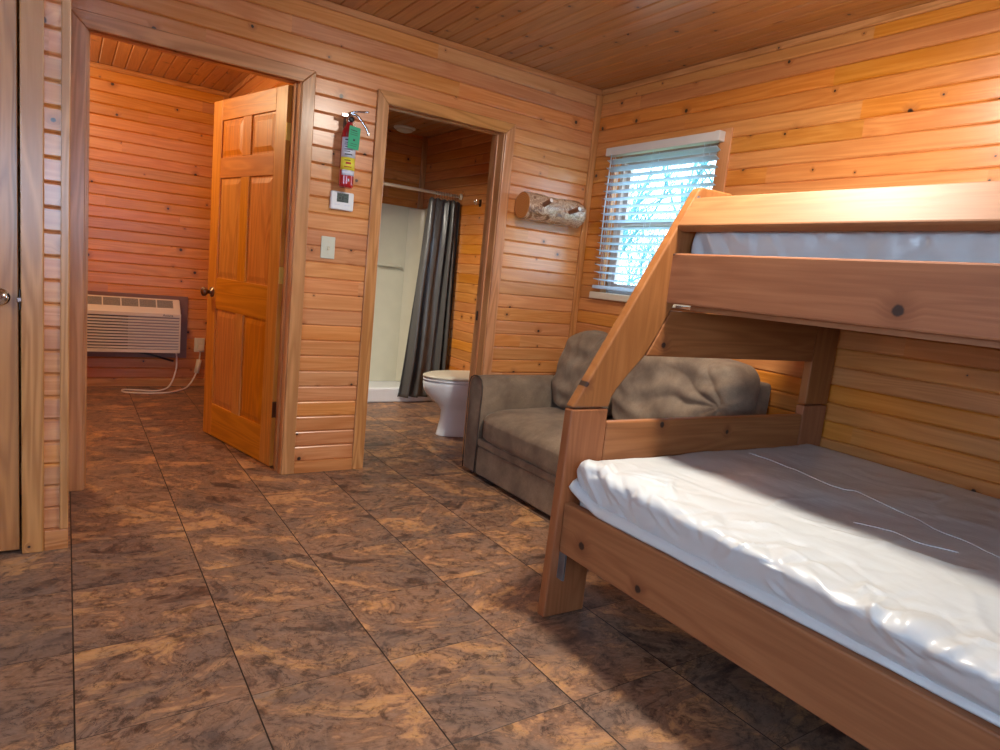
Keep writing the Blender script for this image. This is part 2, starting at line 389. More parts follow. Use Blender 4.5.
# ------------------------------------------------------------------ walls
BO = (0.060, 1.004, -0.01, 2.088)   # bedroom opening
BA = (1.450, 2.242, -0.01, 2.080)   # bathroom opening
holes = (BO, BA)
struct('wall_back', boards((0, YB, 0), (1, 0, 0), (0, 0, 1), (0, -1, 0), -2.7, XR + 0.1, 0, H, P, 0.066, T / 2, holes), mat['wall_x'])
struct('wall_back_inner', boards((0, YB + T, 0), (1, 0, 0), (0, 0, 1), (0, 1, 0), -2.7, XR + 0.1, 0, H, P, 0.066, T / 2, holes), mat['wall_x'])
WY0, WY1, WZ0, WZ1 = 2.485, 3.315, 1.160, 2.050
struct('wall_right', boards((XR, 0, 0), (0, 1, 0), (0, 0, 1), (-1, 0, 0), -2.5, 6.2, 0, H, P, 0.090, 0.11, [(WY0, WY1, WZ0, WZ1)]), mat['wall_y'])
# closet front
CY = 2.852
struct('wall_closet', boards((0, CY, 0), (1, 0, 0), (0, 0, 1), (0, -1, 0), -2.7, 0.012, 0, H, P, 0.080, 0.09, [(-0.90, -0.129, -0.01, 2.14)]), mat['wall_x'])
struct('wall_closet_side', boards((0.012, 0, 0), (0, 1, 0), (0, 0, 1), (1, 0, 0), CY + 0.09, YB, 0, H, P, 0.080, 0.06), mat['wall_y'])
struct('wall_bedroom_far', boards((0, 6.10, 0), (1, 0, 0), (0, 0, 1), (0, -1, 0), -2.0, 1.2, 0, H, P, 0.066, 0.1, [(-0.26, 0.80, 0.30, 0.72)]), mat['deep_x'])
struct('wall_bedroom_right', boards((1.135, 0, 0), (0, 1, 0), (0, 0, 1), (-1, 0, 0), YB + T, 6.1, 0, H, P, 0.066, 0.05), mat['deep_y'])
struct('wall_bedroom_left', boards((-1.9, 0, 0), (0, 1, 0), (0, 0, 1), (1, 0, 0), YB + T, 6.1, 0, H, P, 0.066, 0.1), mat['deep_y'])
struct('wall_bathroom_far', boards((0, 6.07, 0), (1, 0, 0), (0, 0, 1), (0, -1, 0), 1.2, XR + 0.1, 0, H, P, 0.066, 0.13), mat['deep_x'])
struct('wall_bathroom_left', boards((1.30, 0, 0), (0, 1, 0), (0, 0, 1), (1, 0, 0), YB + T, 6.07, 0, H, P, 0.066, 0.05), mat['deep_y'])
# walls behind the photographer, with their windows
struct('wall_near', boards((0, -2.4, 0), (1, 0, 0), (0, 0, 1), (0, 1, 0), -2.7, XR + 0.1, 0, H, P, 0.066, 0.1, [(-1.0, 0.45, 1.0, 2.1)]), mat['wall_x'])
struct('wall_left', boards((-2.5, 0, 0), (0, 1, 0), (0, 0, 1), (1, 0, 0), -2.4, YB, 0, H, P, 0.066, 0.1, [(0.3, 1.5, 1.1, 2.1)]), mat['wall_y'])

# ------------------------------------------------------------------ trim
def casing(n0, x0, x1, ztop, y, wd, label_prefix, th=0.016):
    """x0,x1 = opening edges; side boards + header, mitre-less butt joint seen in the photo"""
    r = bpy.data.objects.new('trim_%d' % n0, None); C.objects.link(r); r['kind'] = 'structure'
    for s, xa, xb in ((-1, x0 - wd, x0), (1, x1, x1 + wd)):
        bm = bmesh.new()
        if s < 0: pts = [(xa, y, 0), (xb, y, 0), (xb, y, ztop), (xa, y, ztop + wd)]
        else: pts = [(xa, y, 0), (xb, y, 0), (xb, y, ztop + wd), (xa, y, ztop)]
        prism(bm, pts, (0, -th, 0)); obj('side_casing', bm, mat['trim_z'], r, bevel=0.004)
    bm = bmesh.new(); prism(bm, [(x0 - wd, y, ztop + wd), (x0, y, ztop), (x1, y, ztop), (x1 + wd, y, ztop + wd)], (0, -th, 0))
    obj('head_casing', bm, mat['trim_x'], r, bevel=0.004)
    return r
def jamb(n0, x0, x1, zt, th=0.018, sy=None):
    r = bpy.data.objects.new('trim_%d' % n0, None); C.objects.link(r); r['kind'] = 'structure'
    obj('side_jamb', B(x0 - 0.001, x0 + th, YB - 0.004, YB + T + 0.004, 0, zt - th), mat['trim_z'], r, bevel=0.002)
    obj('side_jamb', B(x1 - th, x1 + 0.001, YB - 0.004, YB + T + 0.004, 0, zt - th), mat['trim_z'], r, bevel=0.002)
    obj('head_jamb', B(x0 - 0.001, x1 + 0.001, YB - 0.004, YB + T + 0.004, zt - th, zt + 0.001), mat['trim_x'], r, bevel=0.002)
    y0 = sy
    obj('door_stop', B((x0 + th, x0 + th + 0.009, y0, y0 + 0.032, 0, zt - th - 0.009), (x1 - th - 0.009, x1 - th, y0, y0 + 0.032, 0, zt - th - 0.009)), mat['trim_z'], r, bevel=0.002)
    obj('door_stop', B(x0 + th, x1 - th, y0, y0 + 0.032, zt - th - 0.009, zt - th), mat['trim_x'], r, bevel=0.002)
    return r
casing(1, BO[0] + 0.012, BO[1] - 0.012, 2.056, YB, 0.068, 'bedroom')
jb = jamb(2, BO[0], BO[1], BO[3], sy=YB + 0.05)
casing(3, BA[0] + 0.012, BA[1] - 0.012, 2.054, YB, 0.066, 'bath')
jt = jamb(4, BA[0], BA[1], BA[3], sy=YB + 0.055)
obj('strike_plate', B(BA[1] - 0.0195, BA[1] - 0.0175, YB + 0.092, YB + 0.122, 0.90, 0.96), mat['dark'], jt, bevel=0.001)
# corner, ceiling and base trims
struct('trim_5', B(XR - 0.048, XR, YB - 0.02, YB, 0.0, H - 0.036), mat['trim_z'], bevel=0.005)
struct('trim_6', B(0.012, XR, YB - 0.018, YB, H - 0.034, H), mat['trim_x'], bevel=0.005)
struct('trim_7', B(XR - 0.018, XR, -2.4, YB - 0.02, H - 0.034, H), mat['trim_y'], bevel=0.005)
struct('baseboard_back', B(BO[1] + 0.056, BA[0] - 0.054, YB - 0.012, YB, 0, 0.066), mat['trim_x'], bevel=0.003)
struct('baseboard_back_right', B(BA[1] + 0.054, XR - 0.05, YB - 0.012, YB, 0, 0.066), mat['trim_x'], bevel=0.003)
struct('baseboard_right', B(XR - 0.012, XR, -2.4, YB - 0.02, 0, 0.07), mat['trim_y'], bevel=0.003)
struct('baseboard_closet', B(-0.062, 0.014, CY - 0.012, CY, 0, 0.078), mat['trim_x'], bevel=0.003)
struct('trim_8', B(-0.014, 0.014, CY - 0.010, CY + 0.02, 0.078, H), mat['trim_z'], bevel=0.004)
struct('trim_9', B(-0.129, -0.062, CY - 0.016, CY, 0, 2.14), mat['trim_z'], bevel=0.004)
struct('trim_10', B(-1.9, 1.135, 6.08, 6.10, H - 0.036, H), mat['trim_x'], bevel=0.005)
struct('trim_11', B(1.085, 1.135, 6.08, 6.10, 0, H - 0.036), mat['trim_z'], bevel=0.005)
struct('trim_12', B(XR - 0.055, XR, 6.05, 6.07, 0, H), mat['trim_z'], bevel=0.005)
struct('trim_13', B(1.117, 1.135, YB + T, 6.08, H - 0.036, H), mat['trim_y'], bevel=0.005)
struct('baseboard_bedroom', B(-1.9, 1.135, 6.087, 6.10, 0, 0.066), mat['trim_x'], bevel=0.003)

# ------------------------------------------------------------------ closet door (flush slab, partly in frame)
d = struct('door_1', B(-0.895, -0.136, CY + 0.002, CY + 0.038, 0.012, 2.135), mat['cdoor'], bevel=0.003)
bm = bmesh.new(); lathe(bm, [(0.001, -0.062), (0.020, -0.060), (0.027, -0.050), (0.027, -0.040), (0.018, -0.030), (0.011, -0.022), (0.011, -0.006), (0.029, -0.005), (0.030, 0.0)], (-0.188, CY + 0.003, 0.945), 'Y')
obj('door_knob', bm, mat['chrome'], d, smooth=True)
bm = B(-0.133, -0.1295, CY - 0.018, CY + 0.02, 0.905, 0.975); obj('latch_plate', bm, mat['dark'], d, bevel=0.001)
obj('latch_bolt', B(-0.140, -0.126, CY - 0.021, CY - 0.012, 0.932, 0.948), mat['chrome'], d, bevel=0.002)

# ------------------------------------------------------------------ six-panel bedroom door, standing open
HX, HY = 0.962, 3.657
dx, dy = (0.752 - HX), (4.509 - HY); ang = math.atan2(dy, dx)
dr = bpy.data.objects.new('door_2', None); C.objects.link(dr); dr['kind'] = 'structure'
dr.location = (HX, HY, 0); dr.rotation_euler = (0, 0, ang)
W_, TH, DH = 0.876, 0.035, 2.064
# local: x 0..W along the door, visible face at y = 0 (facing +y local = camera-left), slab towards -y
def dpart(name, x0, x1, z0, z1, m): return obj(name, B(x0, x1, -TH, 0.0, z0, z1), m, dr, bevel=0.0025)
zr = [(0.008, 0.215), (0.820, 1.012), (1.610, 1.728), (1.945, DH)]
dpart('hinge_stile', 0.0, 0.118, 0.008, DH, mat['door_z']); dpart('latch_stile', W_ - 0.118, W_, 0.008, DH, mat['door_z'])
for i, (a, b) in enumerate(zr): dpart('rail', 0.118, W_ - 0.118, a, b, mat['door_x'])
pz = [(0.215, 0.820), (1.012, 1.610), (1.728, 1.945)]
for a, b in pz: dpart('mullion', 0.388, W_ - 0.388, a, b, mat['door_z'])
for a, b in pz:
    for x0, x1 in ((0.118, 0.388), (W_ - 0.388, W_ - 0.118)):
        bm = bmesh.new(); box(bm, x0, x1, -0.026, -0.009, a, b)
        for s, yy in ((1, -0.009), (-1, -0.026)):   # raised field with sloped edges
            i0, i1 = 0.012, 0.040
            lo = [(x0 + i0, yy, a + i0), (x1 - i0, yy, a + i0), (x1 - i0, yy, b - i0), (x0 + i0, yy, b - i0)]
            hi = [(x0 + i1, yy + s * 0.006, a + i1), (x1 - i1, yy + s * 0.006, a + i1), (x1 - i1, yy + s * 0.006, b - i1), (x0 + i1, yy + s * 0.006, b - i1)]
            rings(bm, [lo, hi])
        obj('panel', bm, mat['door_z'], dr)
for s in (1, -1):
    bm = bmesh.new(); y0 = 0.0 if s > 0 else -TH
    prof = [(0.032, 0.0), (0.031, 0.006), (0.013, 0.010), (0.011, 0.030), (0.022, 0.036), (0.029, 0.048), (0.027, 0.060), (0.012, 0.068), (0.001, 0.069)]
    lathe(bm, [(r, y0 + s * h) for r, h in prof], (W_ - 0.066, 0, 0.918), 'Y'); obj('door_knob', bm, mat['bronze'], dr, smooth=True)
for z, m in ((1.83, 'brass'), (1.078, 'brass'), (0.334, 'bronze')):
    bm = bmesh.new(); box(bm, -0.0022, 0.0005, -TH + 0.002, -0.001, z - 0.045, z + 0.045)
    lathe(bm, [(0.0065, z - 0.046), (0.0065, z + 0.046)], (-0.002, -TH - 0.006, 0), 'Z', 12)
    lathe(bm, [(0.004, z + 0.046), (0.006, z + 0.050), (0.002, z + 0.054)], (-0.002, -TH - 0.006, 0), 'Z', 12)
    obj('hinge', bm, mat[m], dr, bevel=0.0008)

# ------------------------------------------------------------------ window in the right wall
wr = bpy.data.objects.new('window_1', None); C.objects.link(wr); wr['kind'] = 'structure'
xo = XR + 0.11
obj('jamb_lining', B((XR - 0.004, xo, WY0, WY0 + 0.014, WZ0, WZ1), (XR - 0.004, xo, WY1 - 0.014, WY1, WZ0, WZ1), (XR - 0.004, xo, WY0 + 0.014, WY1 - 0.014, WZ1 - 0.014, WZ1)), mat['trim_z'], wr, bevel=0.002)
obj('side_casing', B(XR - 0.012, XR, WY0 - 0.070, WY0, WZ0 - 0.05, WZ1 + 0.045), mat['trim_z'], wr, bevel=0.003)
obj('window_sill', B(XR - 0.035, xo, WY0 - 0.03, WY1 + 0.06, WZ0 - 0.045, WZ0), mat['sill'], wr, bevel=0.006)
def frame(y0, y1, z0, z1, wd, xa, xb): return B((xa, xb, y0, y0 + wd, z0, z1), (xa, xb, y1 - wd, y1, z0, z1), (xa, xb, y0 + wd, y1 - wd, z0, z0 + wd), (xa, xb, y0 + wd, y1 - wd, z1 - wd, z1))
ya, yb = WY0 + 0.014, WY1 - 0.014; zm = 1.612
obj('window_frame', frame(ya, yb, WZ0, WZ1 - 0.014, 0.03, xo - 0.065, xo - 0.005), mat['vinyl'], wr, bevel=0.002)
obj('lower_sash', frame(ya + 0.03, yb - 0.03, WZ0 + 0.03, zm + 0.02, 0.034, xo - 0.062, xo - 0.036), mat['vinyl'], wr, bevel=0.002)
obj('upper_sash', frame(ya + 0.03, yb - 0.03, zm - 0.02, WZ1 - 0.044, 0.034, xo - 0.034, xo - 0.008), mat['vinyl'], wr, bevel=0.002)
obj('pane', B(xo - 0.050, xo - 0.046, ya + 0.064, yb - 0.064, WZ0 + 0.064, zm - 0.014), mat['glass'], wr)
obj('pane', B(xo - 0.023, xo - 0.019, ya + 0.064, yb - 0.064, zm + 0.014, WZ1 - 0.078), mat['glass'], wr)
# near and left windows
def plainwin(name, axis, a0, a1, z0, z1, p):
    r = bpy.data.objects.new(name, None); C.objects.link(r); r['kind'] = 'structure'
    def bx(u0, u1, q0, q1, y0, y1): return (u0, u1, y0, y1, q0, q1) if axis == 'X' else (y0, y1, u0, u1, q0, q1)
    s = 0.05; m_ = (a0 + a1) / 2
    bm = B(bx(a0, a0 + s, z0, z1, p - 0.06, p), bx(a1 - s, a1, z0, z1, p - 0.06, p), bx(a0 + s, a1 - s, z0, z0 + s, p - 0.06, p), bx(a0 + s, a1 - s, z1 - s, z1, p - 0.06, p), bx(m_ - 0.02, m_ + 0.02, z0 + s, z1 - s, p - 0.06, p))
    obj('window_frame', bm, mat['vinyl'], r, bevel=0.003)
    obj('pane', B(bx(a0 + s, m_ - 0.02, z0 + s, z1 - s, p - 0.035, p - 0.03)), mat['glass'], r); obj('pane', B(bx(m_ + 0.02, a1 - s, z0 + s, z1 - s, p - 0.035, p - 0.03)), mat['glass'], r)
plainwin('window_2', 'X', -1.0, 0.45, 1.0, 2.1, -2.42)
plainwin('window_3', 'Y', 0.3, 1.5, 1.1, 2.1, -2.52)

# ------------------------------------------------------------------ venetian blind
bl = thing('window_blind', 'white horizontal slat blind half open over the window beside the bunk bed', 'blind', (XR, 2.93, 2.10))
def rel(bm, o):
    bmesh.ops.translate(bm, verts=bm.verts, vec=-Vector(o.location)); return bm
BY0, BY1 = 2.458, 3.352
bm = B(XR - 0.055, XR - 0.002, BY0, BY1, 2.026, 2.076); obj('headrail', rel(bm, bl), mat['headrail'], bl, bevel=0.003)
obj('valance_clip', rel(B(XR - 0.058, XR - 0.001, BY0 - 0.003, BY0 + 0.03, 2.024, 2.078), bl), mat['headrail'], bl, bevel=0.003)
nsl = 17
for i in range(nsl):
    z = 1.990 - i * 0.0468; bm = bmesh.new(); tilt = -0.20 - 0.22 * (i < 2)
    pts = []
    for k in range(5):
        u = (k / 4 - 0.5) * 0.046; pts.append((XR - 0.029 + u, z + u * tilt + 0.0016 * math.cos(u * 60)))
    poly = [(x, BY0 + 0.012, zz) for x, zz in pts] + [(x, BY0 + 0.012, zz - 0.0022) for x, zz in reversed(pts)]
    prism(bm, poly, (0, BY1 - BY0 - 0.03, 0)); obj('slat', rel(bm, bl), mat['blind'], bl)
obj('bottom_rail', rel(B(XR - 0.054, XR - 0.006, BY0 + 0.012, BY1 - 0.018, 1.182, 1.204), bl), mat['blind'], bl, bevel=0.004)
for y in (2.55, 2.93, 3.27):
    bm = bmesh.new()
    for xx in (XR - 0.0545, XR - 0.0035): tube(bm, [(xx, y, 2.022), (xx, y, 1.195)], 0.0011, 6)
    tube(bm, [(XR - 0.029, y + 0.012, 2.022), (XR - 0.029, y + 0.012, 1.195)], 0.0008, 6)
    obj('ladder_cord', rel(bm, bl), mat['blind'], bl)
bm = bmesh.new(); tube(bm, [(XR - 0.062, 3.285, 2.03), (XR - 0.064, 3.29, 1.7), (XR - 0.062, 3.285, 1.40)], 0.004, 8); obj('tilt_wand', rel(bm, bl), mat['blind'], bl, smooth=True)

# ------------------------------------------------------------------ outside: ground and trees
struct('ground', B(-9, 26, -12, 22, -1.0, -0.9), mat['grass'])
rt = random.Random(3)
def tree(x, y, h, label, seed):
    rr = random.Random(seed); bm = bmesh.new()
    def br(p, d, L, r, lev):
        n_ = 4; pts = [p]
        for _ in range(n_):
            d = (d + Vector((rr.uniform(-.18, .18), rr.uniform(-.18, .18), rr.uniform(-.05, .12)))).normalized(); pts.append(pts[-1] + d * L / n_)
        tube(bm, pts, r, 5, r * 0.55)
        if lev > 0:
            for k in range(4 if lev > 1 else 5):
                q = pts[rr.randint(1 if lev < 3 else 2, n_)]
                nd = (d + Vector((rr.uniform(-1, 1), rr.uniform(-1, 1), rr.uniform(-.2, .7))) * 0.9).normalized()
                br(q, nd, L * rr.uniform(.5, .72), r * 0.5, lev - 1)
    br(Vector((0, 0, -0.0)), Vector((0, 0, 1)), h, 0.075, 4)
    o = obj('bare_tree', bm, mat['treebark']); o.location = (x, y, -0.9); tag(o, label, 'tree', 'bare trees outside the window')
bm = bmesh.new()
for k in range(4200):
    x = rt.uniform(14, 18); y = rt.uniform(8.5, 19.5); z = -0.9 + 4.6 * rt.random() ** 1.3 ; dd = Vector((rt.uniform(-.5, .5), rt.uniform(-.5, .5), rt.uniform(.2, 1))).normalized() * rt.uniform(.3, .9)
    tube(bm, [(x, y, z), Vector((x, y, z)) + dd], rt.uniform(.006, .02), 4, 0.003)
o = obj('thicket', bm, mat['treebark'], kind='stuff'); tag(o, 'hazy thicket of brush behind the bare trees outdoors', 'brush')
for i, (x, y, h) in enumerate(((8.0, 7.0, 2.4), (9.6, 10.6, 2.7), (7.6, 8.6, 2.2))):
    tree(x, y, h, 'bare branching tree standing outdoors, seen through the slats of the window blind', 11 + i)

# ------------------------------------------------------------------ ceiling lamp of the main room (above the frame)
LX, LY = 1.75, 1.40
cl = thing('ceiling_light', 'round white ceiling light above the bunk bed', 'ceiling light', (LX, LY, H))
bm = bmesh.new(); lathe(bm, [(0.15, 0.0), (0.15, -0.02), (0.14, -0.028)], n=32); obj('base', bm, mat['white'], cl, smooth=True)
bm = bmesh.new(); lathe(bm, [(0.138, -0.028), (0.13, -0.055), (0.10, -0.085), (0.05, -0.10), (0.002, -0.104)], n=32); obj('glass_dome', bm, mat['glow'], cl, smooth=True)
def bulb(name, loc, power, col, rad):
    l = bpy.data.lights.new(name, 'POINT'); l.energy = power; l.color = col; l.shadow_soft_size = rad
    o = bpy.data.objects.new(name, l); C.objects.link(o); o.location = loc; return o
area('lamp_main', (LX, LY, H - 0.115), (LX, LY, 0), 0.22, 0.22, 43, (1.0, 0.94, 0.83), 'DISK')
bulb('lamp_main_spill', (LX, LY, H - 0.19), 14, (1.0, 0.88, 0.70), 0.07)
# bedroom lamp
bc = thing('ceiling_light', 'round white ceiling light lit on the bedroom ceiling beyond the open door', 'ceiling light', (-0.2, 4.7, H))
bm = bmesh.new(); lathe(bm, [(0.13, 0.0), (0.13, -0.02), (0.12, -0.028)], n=32); obj('base', bm, mat['white'], bc, smooth=True)
bm = bmesh.new(); lathe(bm, [(0.118, -0.028), (0.11, -0.055), (0.08, -0.085), (0.04, -0.10), (0.002, -0.104)], n=32); obj('glass_dome', bm, mat['glow'], bc, smooth=True)
bulb('lamp_bedroom', (-0.2, 4.7, H - 0.22), 48, (1.0, 0.73, 0.40), 0.09)
# bathroom: unseen fill light added on the left to brighten the shower
area('bathroom_fill_light', (1.36, 4.6, 1.95), (2.6, 5.1, 0.5), 0.5, 0.12, 15, (1.0, 0.93, 0.80), spread=100)

# ------------------------------------------------------------------ air conditioner in the bedroom
ac = thing('air_conditioner', 'white through-wall air conditioner with louvred front, low on the bedroom wall', 'air conditioner', (0.27, 6.10, 0.245))
def acb(*a): return rel(B(*a), ac)
obj('sleeve_trim', acb((-0.33, 0.865, 6.082, 6.099, 0.245, 0.30), (-0.33, 0.865, 6.082, 6.099, 0.72, 0.765), (0.80, 0.865, 6.082, 6.099, 0.30, 0.72), (-0.33, -0.26, 6.082, 6.099, 0.30, 0.72)), plain('brown_sleeve_trim', (0.20, 0.10, 0.075), 0.5), ac, bevel=0.002)
bm = bmesh.new(); prism(bm, [(-0.255, 6.15, 0.30), (-0.255, 5.965, 0.30), (-0.255, 5.965, 0.62), (-0.255, 5.985, 0.66), (-0.255, 6.06, 0.735), (-0.255, 6.15, 0.735)], (1.052, 0, 0))
obj('housing', rel(bm, ac), mat['acw'], ac, bevel=0.006)
louv = []
for k in range(11):
    z = 0.338 + k * 0.0235; louv.append((-0.245, 0.79, 5.945, 5.966, z, z + 0.0125))
louv += [(-0.255, -0.245, 5.943, 5.966, 0.305, 0.628), (0.788, 0.797, 5.943, 5.966, 0.305, 0.628), (-0.245, 0.788, 5.943, 5.966, 0.305, 0.330), (-0.245, 0.788, 5.943, 5.966, 0.598, 0.628)]
obj('louvre_panel', acb(*louv), mat['acw'], ac, bevel=0.0025)
obj('intake_grid', acb(-0.24, 0.42, 5.9635, 5.966, 0.33, 0.60), mat['grille'], ac)
obj('louvre_shade', acb(0.421, 0.786, 5.9635, 5.966, 0.33, 0.60), plain('louvre_shade_grey', (0.40, 0.36, 0.37), 0.6), ac)  # grey sheet painted in for the shade between the right-hand louvres
n0 = Vector((0, -0.075, 0.075)).normalized()
for k in range(8):   # sloped outlet grilles
    x0 = 0.775 - 0.118 - 0.03 - k * 0.126; bm = bmesh.new()
    for j in range(9):
        t0 = 0.14 + j * 0.085; a0 = Vector((x0, 5.985, 0.66)).lerp(Vector((x0, 6.06, 0.735)), t0); a1 = Vector((x0, 5.985, 0.66)).lerp(Vector((x0, 6.06, 0.735)), t0 + 0.052)
        off = Vector((0, -1, 1)).normalized() * 0.002
        prism(bm, [a0 - off, a1 - off, a1 + off, a0 + off], (0.117, 0, 0))
    obj('outlet_grille', rel(bm, ac), mat['grille'], ac)
def text(s, size, loc, rot, m, parent, name='lettering', ext=0.0006):
    cu = bpy.data.curves.new(name, 'FONT'); cu.body = s; cu.size = size; cu.extrude = ext; cu.align_x = 'CENTER'; cu.align_y = 'CENTER'
    o = bpy.data.objects.new(name, cu); C.objects.link(o)
    dg = bpy.context.evaluated_depsgraph_get(); me = bpy.data.meshes.new_from_object(o.evaluated_get(dg)); bpy.data.objects.remove(o)
    o = bpy.data.objects.new(name, me); C.objects.link(o); me.materials.clear(); me.materials.append(m)
    if parent: o.parent = parent; o.location = Vector(loc) - parent.location
    else: o.location = loc
    o.rotation_euler = rot; return o
text('Amana', 0.027, (0.70, 5.942, 0.613), (math.pi / 2, 0, 0), mat['ink'], ac)
bm = bmesh.new(); tube(bm, spline([(0.775, 6.02, 0.31), (0.78, 6.0, 0.26), (0.775, 5.99, 0.15), (0.72, 5.93, 0.03), (0.62, 5.86, 0.007), (0.48, 5.90, 0.007), (0.39, 5.915, 0.007), (0.39, 5.83, 0.007), (0.50, 5.775, 0.007), (0.66, 5.77, 0.007), (0.78, 5.86, 0.007), (0.86, 5.95, 0.02), (0.92, 6.03, 0.08), (0.945, 6.06, 0.13)]), 0.0065, 8)
obj('power_cord', rel(bm, ac), mat['acw'], ac, smooth=True)
bm = bmesh.new(); tube(bm, [(0.945, 6.06, 0.12), (0.965, 6.065, 0.235)], 0.021, 10); obj('cord_breaker_box', rel(bm, ac), mat['ivory'], ac, smooth=True)
bm = bmesh.new(); tube(bm, spline([(0.965, 6.065, 0.235), (0.97, 6.07, 0.28), (0.97, 6.065, 0.33)]), 0.006, 8); box(bm, 0.95, 0.995, 6.04, 6.076, 0.32, 0.365); obj('plug', rel(bm, ac), mat['ivory'], ac)
bm = bmesh.new(); tube(bm, [(0.47, 6.02, 0.305), (0.60, 6.02, 0.275), (0.76, 6.03, 0.225)], 0.009, 8); obj('drain_hose', rel(bm, ac), mat['dark'], ac, smooth=True)
ol = thing('outlet_plate', 'ivory electrical outlet with the air conditioner plugged in', 'outlet', (0.965, 6.10, 0.36))
obj('plate', rel(B(0.925, 1.005, 6.080, 6.0995, 0.30, 0.42), ol), mat['ivory'], ol, bevel=0.003)
obj('receptacle', rel(B((0.948, 0.982, 6.077, 6.081, 0.370, 0.405), (0.948, 0.982, 6.077, 6.081, 0.318, 0.352)), ol), mat['ivory'], ol, bevel=0.004)

# ------------------------------------------------------------------ bathroom
sh = thing('shower_stall', 'cream one-piece shower stall with a low white curb at the back of the bathroom', 'shower', (2.2, 5.3, 0))
obj('shower_base', rel(B((1.315, 2.945, 5.28, 5.34, 0, 0.13), (1.315, 2.945, 5.34, 6.06, 0, 0.05)), sh), mat['white'], sh, bevel=0.012)
obj('surround_wall', rel(B((1.315, 2.945, 6.045, 6.06, 0.05, 1.78), (2.925, 2.945, 5.30, 6.045, 0.05, 1.78), (1.315, 1.33, 5.30, 6.045, 0.05, 1.78)), sh), mat['frp'], sh, bevel=0.005)
bm = bmesh.new(); prism(bm, [(2.925, 6.045, 0.05), (2.80, 6.045, 0.05), (2.83, 6.01, 0.05), (2.89, 5.95, 0.05), (2.925, 5.92, 0.05)], (0, 0, 1.72)); obj('corner_column', rel(bm, sh), mat['frp'], sh, bevel=0.01)
obj('soap_ledge', rel(B(2.50, 2.74, 5.98, 6.046, 1.19, 1.22), sh), mat['frp'], sh, bevel=0.01)
bm = bmesh.new(); lathe(bm, [(0.03, 6.045), (0.03, 6.035), (0.012, 6.03), (0.012, 6.0)], (2.45, 0, 0.22), 'Y', 16); obj('drain_cap', rel(bm, sh), mat['white'], sh, smooth=True)
rd = thing('curtain_rod', 'cream shower curtain rod across the shower opening', 'curtain rod', (2.1, 5.29, 1.86))
bm = bmesh.new(); tube(bm, [(1.305, 5.29, 1.862), (2.953, 5.29, 1.866)], 0.0135, 12); obj('rod', rel(bm, rd), mat['cream'], rd, smooth=True)
bm = bmesh.new(); lathe(bm, [(0.028, 2.954), (0.028, 2.945), (0.016, 2.935)], (0, 5.29, 1.866), 'X', 16); obj('end_flange', rel(bm, rd), mat['cream'], rd, smooth=True)
cu = thing('shower_curtain', 'dark grey vinyl shower curtain drawn to the right of the shower', 'curtain', (2.75, 5.27, 0))
bm = bmesh.new(); nu, nv = 110, 50; grid = []
for j in range(nv + 1):
    v = j / nv; z = 0.055 + v * 1.765
    row = []
    for i in range(nu + 1):
        u = i / nu
        xl = 2.462 + 0.175 * (v ** 0.8); xr = 2.935 - 0.012 * v; amp = 0.026 + 0.016 * (1 - v)
        x = xl + (xr - xl) * u + 0.008 * math.sin(u * 31 + 3)
        y = 5.262 + amp * math.sin(u * 2 * math.pi * (4.0 + 1.4 * u) + 1.1 * math.sin(u * 6 + v) + 0.8 * v) * (0.65 + 0.4 * math.sin(u * 8 + v * 2.5)) + 0.02 * noise.noise(Vector((u * 6, v * 3, 1)))
        row.append(bm.verts.new((x, y - 0.02 * (1 - v), z - 0.012 * (0.5 + 0.5 * math.cos(u * 2 * math.pi * 9)) * (v == 1))))
    grid.append(row)
for j in range(nv):
    for i in range(nu): bm.faces.new((grid[j][i], grid[j][i + 1], grid[j + 1][i + 1], grid[j + 1][i]))
co_ = obj('curtain_sheet', rel(bm, cu), mat['curtain'], cu, smooth=True); sm = co_.modifiers.new('s', 'SOLIDIFY'); sm.thickness = 0.0015
for k in range(9):
    x = 2.69 + k * 0.027; bm = bmesh.new(); rs = []
    pts = [(x, 5.29 + 0.022 * math.cos(t), 1.852 + 0.030 * math.sin(t)) for t in [2 * math.pi * q / 16 for q in range(17)]]
    tube(bm, pts, 0.002, 6); obj('curtain_ring', rel(bm, cu), mat['chrome'], cu, smooth=True)

tl = thing('toilet', 'white toilet with closed lid, seen through the bathroom doorway', 'toilet', (2.45, 4.15, 0))
def oval(cx, a, b, z, n=40, cy=4.15, egg=0.0):
    return [(cx + 0.02 + a * math.cos(t) , cy + b * math.sin(t) * (1 + egg * math.cos(t)), z) for t in [2 * math.pi * k / n for k in range(n)]]
bm = bmesh.new()
rings(bm, [oval(2.56, 0.298, 0.118, 0.0), oval(2.56, 0.292, 0.114, 0.02), oval(2.555, 0.268, 0.104, 0.12), oval(2.55, 0.262, 0.102, 0.19), oval(2.53, 0.28, 0.125, 0.235), oval(2.49, 0.305, 0.160, 0.285), oval(2.465, 0.325, 0.180, 0.340), oval(2.460, 0.330, 0.186, 0.395), oval(2.460, 0.322, 0.180, 0.407)])
box(bm, 2.66, 2.93, 3.97, 4.33, 0.28, 0.395)
obj('bowl', rel(bm, tl), mat['porcelain'], tl, smooth=True, bevel=0.006, angle=60)
bm = bmesh.new(); rings(bm, [oval(2.465, 0.320, 0.180, 0.409), oval(2.465, 0.335, 0.188, 0.414), oval(2.465, 0.335, 0.188, 0.424), oval(2.465, 0.327, 0.182, 0.430)]); obj('seat', rel(bm, tl), mat['porcelain'], tl, smooth=True)
